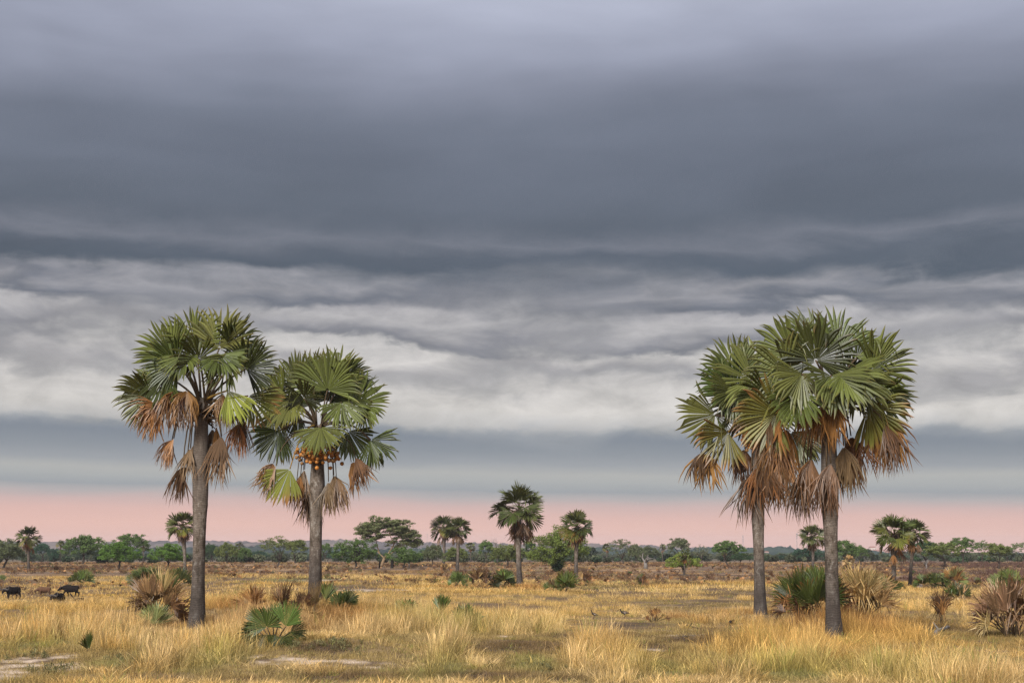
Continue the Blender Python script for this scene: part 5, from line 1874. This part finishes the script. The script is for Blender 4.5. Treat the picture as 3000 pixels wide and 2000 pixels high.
def build_scrub():
    rg = np.random.default_rng(31)
    kinds = [fan_tuft(1, 3, 1.1, M_SCRUB), fan_tuft(2, 2, 1.0, M_SCRUB), fan_tuft(3, 4, 1.2, M_SCRUB), twig_bush(4, 70, 1.1, M_SCRUB, 0.03), twig_bush(5, 90, 1.4, M_SCRUB, 0.03), twig_bush(6, 60, 0.9, M_SCRUB, 0.04)]
    srcs = [src('scrub_kind_%d' % i, m) for i, m in enumerate(kinds)]
    n = 30000
    y = 175 + (470 - 175) * rg.random(n) ** 0.8
    x = rg.uniform(-1, 1, n) * (0.405 * y + 8)
    b = burnt(x, y)
    cl = fbm(x, y, 26, 3)
    u = x / y
    dens = 0.10 * smoothstep(0.42, 0.6, cl) * (1 - b) * smoothstep(185, 215, y) + b * (0.05 + 0.42 * smoothstep(0.38, 0.66, cl)) * (0.6 + 0.4 * smoothstep(300, 380, y))
    # the open black burn, right of centre
    ob = np.exp(-((u - 0.13) / 0.10) ** 2) * np.exp(-((y - 300) / 60) ** 2)
    dens = dens * (1 - 0.7 * ob)
    k = rg.random(n) < dens
    x, y, b, cl, u = x[k], y[k], b[k], cl[k], u[k]
    n = len(x)
    right = smoothstep(0.24, 0.30, u)
    bush = rg.random(n) < (0.50 + 0.42 * right)
    var = np.where(bush, rg.integers(3, 6, n), rg.integers(0, 3, n))
    s = rg.uniform(0.45, 1.1, n) * np.where(bush, 0.95, 0.9) * (1 - 0.25 * smoothstep(300, 420, y))
    s = s * np.where(right > 0.5, 1.25, 1.0)
    A = lambda *c: np.array(c)
    col = np.where(bush[:, None], A(0.150, 0.092, 0.062), A(0.44, 0.26, 0.125)) * rg.uniform(0.6, 1.35, (n, 1))
    dk = (rg.random(n) < 0.35) & ~bush
    col = np.where(dk[:, None], A(0.15, 0.082, 0.045) * rg.uniform(0.6, 1.2, (n, 1)), col)
    gr = (rg.random(n) < 0.07)
    col = np.where(gr[:, None], A(0.07, 0.095, 0.035), col)
    col = np.where((bush & (right > 0.5))[:, None], A(0.145, 0.092, 0.078) * rg.uniform(0.7, 1.2, (n, 1)), col)
    rot = np.stack([rg.normal(0, 0.12, n), rg.normal(0, 0.12, n), rg.uniform(0, 6.28, n)], 1)
    pts = np.stack([x, y, gz(x, y)], 1)
    print('scrub', n)
    instancer('dry_scrub', pts, rot, np.stack([s, s, s * rg.uniform(0.8, 1.15, n)], 1), var, col, srcs, 'brown dead scrub and withered palm seedlings on the burnt ground')


def build_wood():
    """the far wood behind the single trees: reads as one mass"""
    rg = np.random.default_rng(41)
    kinds = []
    for i, (kd, nc) in enumerate((('dome', 34), ('umbrella', 30), ('round', 36))):
        tg, V, F, rnd = tree_geo(60 + i, kd, 8.0, 10.0, nc, 26, 0.55, 4, 0.22, 0, 0.25, 1.25)
        tv = np.concatenate(tg.v)
        f = tg.f + (F + len(tv)).tolist()
        me = mesh_np('far_tree', np.concatenate([tv, V]), f, [M_BARK, M_WOOD], False, {'hh': np.concatenate([tv[:, 2] * 0, np.clip(V[:, 2] / 8, 0, 1)]), 'rnd': np.concatenate([tv[:, 2] * 0 + 0.5, rnd])},
                     [0] * len(tg.f) + [1] * len(F))
        kinds.append(me)
    kinds.append(twig_bush(77, 300, 3.2, M_WOOD, 0.35))
    kinds.append(twig_bush(78, 260, 2.6, M_WOOD, 0.35))
    srcs = [src('far_tree_kind_%d' % i, m) for i, m in enumerate(kinds)]
    n1, n2, n3 = 420, 600, 120
    y = np.concatenate([rg.uniform(640, 1250, n1), rg.uniform(1250, 1700, n2), rg.uniform(470, 640, n3)])
    x = rg.uniform(-1, 1, n1 + n2 + n3) * 0.42 * y
    var = np.concatenate([rg.integers(0, 3, n1 + n2), rg.integers(3, 5, n3)])
    s = rg.uniform(0.5, 0.95, len(x))
    s[n1 + n2:] = rg.uniform(0.6, 1.2, n3)
    c = np.where(rg.random((len(x), 1)) < 0.5, np.array([[0.052, 0.078, 0.046]]), np.array([[0.085, 0.098, 0.060]])) * rg.uniform(0.55, 1.5, (len(x), 1))
    rot = np.stack([x * 0, x * 0, rg.uniform(0, 6.28, len(x))], 1)
    instancer('far_wood', np.stack([x, y, gz(x, y)], 1), rot, np.stack([s, s, s * rg.uniform(0.75, 1.0, len(x))], 1), var, c, srcs, 'dense dark wood in the distance behind the single trees')


def build_herbs():
    """grey green herbs on the low earth mound"""
    rg = np.random.default_rng(51)
    kinds = [twig_bush(90 + i, 46, 0.24, M_SCRUB, 0.014) for i in range(3)]
    srcs = [src('herb_kind_%d' % i, m) for i, m in enumerate(kinds)]
    pts = []
    for px, py, rx, ry, n in [(990, 1886, 90, 9, 15), (900, 1900, 60, 9, 5), (1040, 1908, 50, 12, 6), (370, 1940, 70, 16, 12), (90, 1925, 60, 8, 8), (130, 1968, 80, 12, 14), (2930, 1945, 60, 20, 18),
                             (1560, 1960, 120, 20, 14), (620, 1925, 40, 10, 8)]:
        for _ in range(n):
            q = rg.normal(0, 0.5, 2)
            pts.append(at(px + q[0] * rx, min(1998, py + q[1] * ry)))
    pts = np.array(pts)
    n = len(pts)
    s = rg.uniform(0.5, 1.15, n)
    col = np.array([0.165, 0.165, 0.085]) * rg.uniform(0.7, 1.3, (n, 1))
    instancer('low_herbs', pts, np.stack([s * 0, s * 0, rg.uniform(0, 6.28, n)], 1), np.stack([s, s, s], 1), rg.integers(0, 3, n), col, srcs, 'low grey green herbs on the bare patches')


for (py, cx, w) in (T1[0], T2[0], T3[0], T4[0]):
    _b = at(cx, py - 3)
    KEEP_OUT.append((_b[0], _b[1], 0.42))
build_grass()
build_scrub()
build_wood()
build_herbs()

# ================================================================== animals
M_HIDE = mat_simple("buffalo_hide", (0.013, 0.010, 0.010), 0.85, 0.35, 5, 0.2, 0.1)
M_CALF = mat_simple("calf_hide", (0.105, 0.055, 0.032), 0.8, 0.35, 6)
M_HORN = mat_simple("buffalo_horn", (0.075, 0.066, 0.060), 0.55, 0.3, 8)


def remesh(o, vox):
    m = o.modifiers.new('skin', 'REMESH')
    m.mode = 'VOXEL'
    m.voxel_size = vox
    m.use_smooth_shade = True
    s_ = o.modifiers.new('soft', 'SMOOTH')
    s_.factor = 0.5
    s_.iterations = 2


def buffalo(label, px, base_py, face_deg, scale, seed, calf=False, head_turn=0.0, head_low=0.0, stride=0.12):
    """heading in degrees in the ground plane (0 = +X, towards the right of the picture)"""
    rg = np.random.default_rng(seed)
    base = at(px, base_py)
    g = Geo()
    # trunk: rump at -x, chest at +x
    bx = [(-1.02, 1.10, .16), (-0.92, 1.14, .36), (-0.62, 1.12, .44), (-0.2, 1.06, .47), (0.2, 1.06, .48), (0.55, 1.14, .48), (0.78, 1.20, .40), (0.98, 1.22, .30)]
    g.tube([(x, 0, z) for x, z, r in bx], [r for x, z, r in bx], 12, True, 0, 0.82)
    g.tube([(0.30, 0, 1.36), (0.55, 0, 1.47), (0.80, 0, 1.38)], [0.14, 0.18, 0.14], 8)        # withers
    ht = R_(head_turn)
    hx, hy = math.cos(ht), math.sin(ht)
    nk = np.array([0.92, 0, 1.24])
    hd = nk + np.array([hx * 0.42, hy * 0.42, 0.02 - head_low])
    mz = hd + np.array([hx * 0.42, hy * 0.42, -0.30])
    g.tube([(0.62, 0, 1.20), nk, hd], [0.36, 0.29, 0.20], 10)
    g.tube([hd + np.array([-hx * .1, -hy * .1, .05]), hd + np.array([hx * .06, hy * .06, 0]), (hd + mz) / 2, mz], [0.15, 0.20, 0.15, 0.115], 10)
    sd_ = np.array([-hy, hx, 0])
    for s_ in (-1, 1):                                                # ears
        e0 = hd + sd_ * s_ * 0.15
        g.tube([e0, e0 + sd_ * s_ * 0.16 + [0, 0, -0.05], e0 + sd_ * s_ * 0.32 + [0, 0, -0.12]], [0.05, 0.085, 0.03], 7)
    # legs with joints
    for i, (x, y, front) in enumerate([(0.62, 0.22, 1), (0.62, -0.22, 1), (-0.78, 0.22, 0), (-0.78, -0.22, 0)]):
        st = stride * (1 if i in (0, 3) else -1)
        if front:
            g.tube([(x, y, 1.0), (x + 0.02 + st * .4, y, 0.72), (x + 0.03 + st, y, 0.42), (x + st * 1.1, y, 0.14), (x + 0.05 + st * 1.1, y, -0.02)], [0.20, 0.135, 0.088, 0.068, 0.095], 8)
        else:
            g.tube([(x, y, 1.02), (x + 0.10 + st * .4, y, 0.74), (x - 0.10 + st, y, 0.46), (x - 0.04 + st, y, 0.16), (x + 0.03 + st, y, -0.02)], [0.27, 0.19, 0.095, 0.068, 0.095], 8)
    g.tube([(-1.02, 0, 1.26), (-1.16, 0.02, 1.02), (-1.17, 0.03, 0.66), (-1.15, 0.03, 0.5)], [0.05, 0.04, 0.035, 0.055], 6)
    o = link('buffalo_calf' if calf else 'buffalo', g.mesh('buffalo', [M_CALF if calf else M_HIDE], True), None, base)
    remesh(o, 0.035)
    o.rotation_euler = (0, 0, R_(face_deg))
    o.scale = (scale,) * 3
    tag(o, label, 'buffalo', 'buffaloes grazing at left')
    if not calf:
        for s_ in (-1, 1):
            h = Geo()
            b0 = hd + np.array([hx * 0.02, hy * 0.02, 0.17]) + sd_ * s_ * 0.03
            pts = [b0, b0 + sd_ * s_ * 0.22 + [0, 0, 0.0], b0 + sd_ * s_ * 0.46 + [0, 0, -0.10], b0 + sd_ * s_ * 0.63 + [0, 0, 0.0], b0 + sd_ * s_ * 0.66 + [0, 0, 0.20], b0 + sd_ * s_ * 0.52 + [0, 0, 0.36]]
            p = np.array(pts)
            t = np.linspace(0, 5, 16)
            pp = np.stack([np.interp(t, np.arange(6), p[:, i]) for i in range(3)], 1)
            pp[1:-1] = 0.25 * pp[:-2] + 0.5 * pp[1:-1] + 0.25 * pp[2:]
            h.tube(pp, np.interp(t, np.arange(6), [0.115, 0.10, 0.075, 0.06, 0.045, 0.012]), 8)
            link('horn', h.mesh('horn', [M_HORN], True), o)
    return o


buffalo('leftmost black buffalo facing left with upswept horns', 37, 1754, 236, 1.02, 1, False, 12, 0.15, 0.10)
buffalo('small brown buffalo calf half hidden in the grass', 130, 1745, 196, 0.82, 2, True, 0, 0.25, 0.05)
buffalo('dark buffalo facing the camera, nearest of the herd', 171, 1776, 263, 0.98, 3, False, -16, 0.12, 0.05)
buffalo('rightmost black buffalo walking left, before the green young palm', 207, 1747, 188, 1.0, 4, False, 8, 0.12, 0.26)

M_FEATHER = mat_simple("dark_feathers", (0.020, 0.016, 0.014), 0.7, 0.4, 12)
M_WING = mat_simple("brown_wing_feathers", (0.11, 0.080, 0.058), 0.7, 0.6, 9)
M_WHITE = mat_simple("pale_feathers", (0.45, 0.42, 0.38), 0.7, 0.2, 9)
M_BILL = mat_simple("bird_bill", (0.09, 0.06, 0.045), 0.5, 0.2, 9)


def ibis(label, px, py_back, length_px, seed, pitch=0.0, d=None):
    base = at(px, py_back + 18)
    k = base[1] / FPX
    base = on_ground(px, base[1])
    sc = length_px * k / 0.80
    g = Geo()
    # body along -x (faces left)
    g.tube([(0.40, 0, 0.44), (0.22, 0, 0.47), (0.02, 0, 0.48), (-0.14, 0, 0.50), (-0.22, 0, 0.52)], [0.02, 0.09, 0.125, 0.10, 0.05], 10)
    g.tube([(-0.14, 0, 0.50), (-0.24, 0, 0.60), (-0.27, 0, 0.70)], [0.075, 0.045, 0.040], 8)
    g.tube([(-0.25, 0, 0.70), (-0.29, 0, 0.725), (-0.34, 0, 0.715)], [0.04, 0.052, 0.03], 8)
    o = link('ibis', g.mesh('ibis', [M_FEATHER], True), None, base)
    remesh(o, 0.014)
    o.scale = (sc,) * 3
    top = P(px, py_back, base[1])[2]
    o.location.z = base[2]
    tag(o, label, 'bird', 'ibises feeding in the grass')
    b = Geo()
    b.tube([(-0.33, 0, 0.715), (-0.42, 0, 0.68), (-0.50, 0, 0.61), (-0.53, 0, 0.55)], [0.016, 0.012, 0.009, 0.005], 6)
    link('bill', b.mesh('bill', [M_BILL], True), o)
    for s_ in (-1, 1):
        w = Geo()
        w.tube([(-0.12, s_ * 0.095, 0.52), (0.05, s_ * 0.115, 0.50), (0.25, s_ * 0.07, 0.46), (0.44, s_ * 0.02, 0.42)], [0.03, 0.085, 0.065, 0.01], 8, True, 0, 0.4)
        link('wing', w.mesh('wing', [M_WING], True), o)
        w = Geo()
        w.tube([(-0.05, s_ * 0.145, 0.47), (0.06, s_ * 0.155, 0.455), (0.16, s_ * 0.13, 0.44)], [0.01, 0.028, 0.008], 6, True, 0, 0.5)
        link('wing_patch', w.mesh('wing_patch', [M_WHITE], True), o)
        l = Geo()
        l.tube([(0.04, s_ * 0.05, 0.40), (0.06 - s_ * .04, s_ * 0.05, 0.22), (0.03 + s_ * .04, s_ * 0.05, 0.0)], [0.03, 0.014, 0.012], 6)
        l.tube([(0.03 + s_ * .04, s_ * 0.05, 0.01), (-0.06 + s_ * .04, s_ * 0.05, 0.0)], [0.012, 0.006], 5)
        link('leg', l.mesh('leg', [M_BILL], True), o)
    o.rotation_euler = (0, pitch, 0.1)
    return o


ibis('left one of two dark ibises walking left in the grass', 1735, 1796, 27, 1, 0.24)
ibis('right one of two dark ibises, its long bill pointing left', 1826, 1794, 30, 2, 0.0)
ibis('small dark bird in the yellow grass beside the leftmost tall palm trunk', 630, 1732, 13, 3, 0.3)


def flying_bird():
    d = 130.0
    c = P(219, 1757, d)
    k = d / FPX
    g = Geo()
    g.tube([(0, 0.42, 0.02), (0, 0.2, 0), (0, -0.05, 0), (0, -0.28, 0.03), (0, -0.40, 0.04)], [0.02, 0.09, 0.12, 0.06, 0.05], 10)
    g.tube([(0, -0.40, 0.04), (0.0, -0.52, 0.0)], [0.03, 0.008], 6)
    o = link('bird_in_flight', g.mesh('bird_in_flight', [M_FEATHER], True), None, c)
    remesh(o, 0.02)
    tag(o, 'dark bird flying low over the grass with wings spread, beside the buffaloes', 'bird')

    def W(px, py, dy=0):
        return P(px, py, d + dy) - c
    for pts, wd in (([W(218, 1755), W(216, 1750), W(213, 1744.5), W(209, 1739.5), W(205.5, 1736)], [0.10, 0.17, 0.2, 0.26, 0.12]),
                    ([W(220, 1756), W(224, 1753.5), W(229, 1751.8), W(237, 1751.4), W(245, 1751.2)], [0.10, 0.17, 0.2, 0.28, 0.12])):
        w = Geo()
        p = np.array(pts)
        n = len(p)
        V, F = [], []
        for i in range(n):
            V += [p[i] + [0, -wd[i] * 0.35, 0.05], p[i] + [0, wd[i], -0.10 if i > 1 else 0], p[i] + [0, wd[i], -0.20 if i > 1 else -0.06], p[i] + [0, -wd[i] * 0.35, -0.06 - 0.08 * (i > 2)]]
        for i in range(n - 1):
            for j in range(4):
                q = (j + 1) % 4
                F.append([4 * i + j, 4 * i + q, 4 * i + 4 + q, 4 * i + 4 + j])
        F += [[3, 2, 1, 0], [4 * n - 4, 4 * n - 3, 4 * n - 2, 4 * n - 1]]
        w.add(V, F)
        link('wing', w.mesh('wing', [M_FEATHER], False), o)


flying_bird()


# ================================================================== mounds, logs, masts, houses
def termite_mound(label, px, base_py, w_px, h_px, seed, d_off=0.0):
    rg = np.random.default_rng(seed)
    base = at(px, base_py)
    k = base[1] / FPX
    n, m = 22, 10
    V, F = [], []
    for j in range(m + 1):
        t = j / m
        for i in range(n):
            a_ = 2 * math.pi * i / n
            r = w_px * k * 0.5 * math.cos(t * math.pi / 2) ** 0.7 * (1 + 0.10 * math.sin(3 * a_ + seed) + 0.07 * math.sin(7 * a_ + 5 * t) + 0.06 * (rg.random() - 0.5))
            V.append((math.cos(a_) * r, math.sin(a_) * r, -0.1 + (h_px * k + 0.1) * math.sin(t * math.pi / 2) + 0.03 * (rg.random() - 0.5)))
    for j in range(m):
        for i in range(n):
            F.append([j * n + i, j * n + (i + 1) % n, (j + 1) * n + (i + 1) % n, (j + 1) * n + i])
    o = link('termite_mound', mesh_np('termite_mound', np.array(V), F, [M_TERM], True), None, base)
    tag(o, label, 'termite mound', 'termite mounds')


M_TERM = mat_simple("termite_earth", (0.175, 0.140, 0.120), 0.95, 0.35, 9, 0.6)
termite_mound('grey termite mound in the dry fans right of the tallest palm', 2502, 1796, 34, 30, 1)
termite_mound('small dark earth mound left of the wide dark green clump at right', 2695, 1724, 20, 14, 2)


def log(label, pts_px, r_px, mat, seed, lift=0.0, name='fallen_log', stubs=2):
    rg = np.random.default_rng(seed)
    W = [at(px, py) for px, py in pts_px]
    base = W[0].copy()
    k = base[1] / FPX
    r = r_px * k
    P_ = np.array([w - base + np.array([0, 0, r * 0.6 + lift]) for w in W])
    t = np.linspace(0, len(P_) - 1, len(P_) * 4)
    pp = np.stack([np.interp(t, np.arange(len(P_)), P_[:, i]) for i in range(3)], 1)
    pp += rg.normal(0, r * 0.2, pp.shape)
    g = Geo()
    g.tube(pp, np.linspace(r * 1.1, r * 0.6, len(pp)), 8, True, 0, 1.0, 0.35, rg)
    for _ in range(stubs):
        q = pp[rg.integers(2, len(pp) - 2)]
        e = q + nrm(rg.normal(0, 1, 3) + np.array([0, 0, 1.2])) * r * 5
        g.tube([q, (q + e) / 2 + rg.normal(0, r * 0.4, 3), e], [r * 0.5, r * 0.35, r * 0.12], 5)
    o = link(name, g.mesh(name, [mat], False), None, base)
    tag(o, label, 'log', 'fallen wood')


log('long charred log lying across the burnt ground at left', [(117, 1662), (135, 1661), (160, 1663), (195, 1661)], 2.6, M_CHAR, 1, 0, 'fallen_log', 4)
log('short charred log piece right of the long charred log', [(205, 1666), (228, 1667)], 2.0, M_CHAR, 2)
log('dark log on the bare ground under the few leaved young palm', [(1276, 1863), (1305, 1865), (1336, 1867)], 2.8, M_CHAR, 3, 0, 'fallen_log', 1)
log('pale straight stick lying on bare ground right of centre', [(2000, 1866), (2040, 1862), (2085, 1859), (2118, 1857)], 1.5, M_BARK_G, 4, 0.02, 'fallen_branch', 1)
log('crooked dark branch left of the third tall palm', [(2012, 1836), (2030, 1840), (2052, 1846)], 2.6, M_CHAR, 5, 0.05, 'fallen_branch', 2)
log('short dark stump piece leaning in the grass by the third tall palm', [(2138, 1832), (2152, 1824)], 3.6, M_CHAR, 6, 0.12, 'fallen_branch', 0)
log('grey fallen trunk in front of the narrow upright young palm', [(2742, 1858), (2760, 1848), (2782, 1840)], 6.0, M_BARK_G, 7, 0.05, 'fallen_log', 1)
log('thin pale stick lying below the grey fallen trunk', [(2690, 1864), (2715, 1863), (2745, 1860)], 2.0, M_BARK_G, 8, 0.02, 'fallen_branch', 1)
log('pale flat stick on the ground among grass, lower centre', [(1880, 1912), (1905, 1909), (1920, 1908)], 2.0, M_BARK_G, 9, 0.02, 'fallen_branch', 0)
log('dark branch by the foot of the large green young palm', [(834, 1882), (848, 1874), (860, 1864)], 1.8, M_CHAR, 10, 0.15, 'fallen_branch', 0)
log('dark stick lying left of the leftmost tall palm foot', [(380, 1826), (400, 1822)], 2.2, M_CHAR, 11, 0.1, 'fallen_branch', 1)

M_MAST = mat_simple("mast_steel", (0.30, 0.27, 0.27), 0.6, 0.1, 2)


def mast(label, px, top_py, d, w, seed, drums):
    base = on_ground(px, d)
    z0 = 0.0
    top = P(px, top_py, d)
    H = top[2] - base[2]
    root = empty('radio_mast', base)
    tag(root, label, 'radio mast', 'radio masts on the hills')
    g = Geo()
    n = 14
    for i in range(3):
        a_ = i * 2.094
        g.tube([(math.cos(a_) * w, math.sin(a_) * w, -2), (math.cos(a_) * w * 0.5, math.sin(a_) * w * 0.5, H)], [w * 0.20, w * 0.14], 5)
    for j in range(n):
        z = H * j / n
        z2 = H * (j + 1) / n
        for i in range(3):
            a0, a1 = i * 2.094, (i + 1) * 2.094
            s0, s1 = w * (1 - 0.5 * z / H), w * (1 - 0.5 * z2 / H)
            g.tube([(math.cos(a0) * s0, math.sin(a0) * s0, z), (math.cos(a1) * s1, math.sin(a1) * s1, z2)], [w * 0.09] * 2, 4)
    link('lattice', g.mesh('lattice', [M_MAST]), root)
    for zf, r in drums:
        g = Geo()
        g.tube([(w * 0.6, -w * 1.0, H * zf - r), (w * 0.6, -w * 1.0, H * zf + r)], [r, r], 10)
        link('antenna', g.mesh('antenna', [M_MAST], True), root)


mast('thin radio mast on the far hills left of the middle distance pair', 1251, 1562, 3700, 0.8, 1, [(0.97, 0.8), (0.9, 0.7)])
mast('tall radio mast just left of the third tall palm', 2177, 1567, 2560, 0.85, 2, [(0.98, 0.7), (0.9, 0.8), (0.8, 0.9), (0.7, 0.8)])
mast('radio mast with a round top left of the tallest palm', 2335, 1562, 2560, 0.9, 3, [(0.98, 1.3), (0.9, 1.0), (0.82, 1.1)])

M_PINK = mat_simple("pink_render", (0.50, 0.30, 0.25), 0.9, 0.1, 0.2)
M_PALEW = mat_simple("pale_render", (0.62, 0.52, 0.47), 0.9, 0.1, 0.2)
M_ROOF = mat_simple("rust_roof", (0.24, 0.11, 0.085), 0.8, 0.15, 0.2)
M_PANE = mat_simple("window_pane", (0.04, 0.045, 0.055), 0.3, 0.1, 0.2)


def box_geo(g, x0, x1, y0, y1, z0, z1):
    v = [(x, y, z) for z in (z0, z1) for y in (y0, y1) for x in (x0, x1)]
    g.add(v, [[0, 2, 3, 1], [4, 5, 7, 6], [0, 1, 5, 4], [2, 6, 7, 3], [0, 4, 6, 2], [1, 3, 7, 5]])


def house(label, px, py, d, w, h, mat, seed):
    z = P(px, py, d)[2]
    base = np.array([P(px, py, d)[0], d, z])
    root = empty('hillside_house', base)
    tag(root, label, 'building', 'houses on the far hill')
    g = Geo()
    box_geo(g, -w / 2, w / 2, -w * 0.35, w * 0.35, -6, h)
    link('wall', g.mesh('wall', [mat]), root)
    g = Geo()
    hw, dp = w / 2 + 0.6, w * 0.35 + 0.6
    g.add([(-hw, -dp, h + .02), (hw, -dp, h + .02), (hw, dp, h + .02), (-hw, dp, h + .02), (-hw * 0.6, 0, h + w * 0.22), (hw * 0.6, 0, h + w * 0.22)],
          [[0, 1, 5, 4], [1, 2, 5], [2, 3, 4, 5], [3, 0, 4], [3, 2, 1, 0]])
    link('roof', g.mesh('roof', [M_ROOF]), root)
    nwin = max(2, int(w / 4))
    for i in range(nwin):
        g = Geo()
        x = (i + 0.5) / nwin * w - w / 2
        box_geo(g, x - 0.8, x + 0.8, -w * 0.35 - 0.08, -w * 0.35 + 0.05, h * 0.35, h * 0.75)
        link('window', g.mesh('window', [M_PANE]), root)


HD = 3450
house('pink house on the far hill right of the big tree, leftmost of the town', 2545, 1617, HD, 13, 5, M_PINK, 1)
house('tall pale block at the top of the far hill town', 2556, 1612, HD + 60, 16, 7, M_PALEW, 2)
house('pink house in the middle of the far hill town', 2566, 1619, HD - 40, 14, 5, M_PINK, 3)
house('pale house at the right end of the far hill town', 2583, 1618, HD, 12, 5, M_PALEW, 4)
house('rust roofed house low on the right of the far hill town', 2598, 1620, HD - 20, 13, 4, M_PINK, 5)
house('lone pale house on the blue ridge right of the third tall palm', 2246, 1622, 2200, 6, 3.0, M_PALEW, 6)

# ================================================================== haze
M_HAZE, _N = new_mat("air")
_pv = _N.n('ShaderNodeVolumePrincipled')
_pv.inputs['Color'].default_value = (0.86, 0.88, 1.0, 1)
_pv.inputs['Density'].default_value = 0.75e-4
_pv.inputs['Anisotropy'].default_value = 0.0
_o = _N.n('ShaderNodeOutputMaterial')
_N.link(_pv.outputs[0], _o.inputs['Volume'])
_g = Geo()
box_geo(_g, -8000, 8000, -260, 5150, -12, 50)
_h = link('haze', _g.mesh('haze', [M_HAZE]))
tag(_h, 'thin bluish haze lying over the plain', None, None, 'stuff')
_h.display_type = 'WIRE'
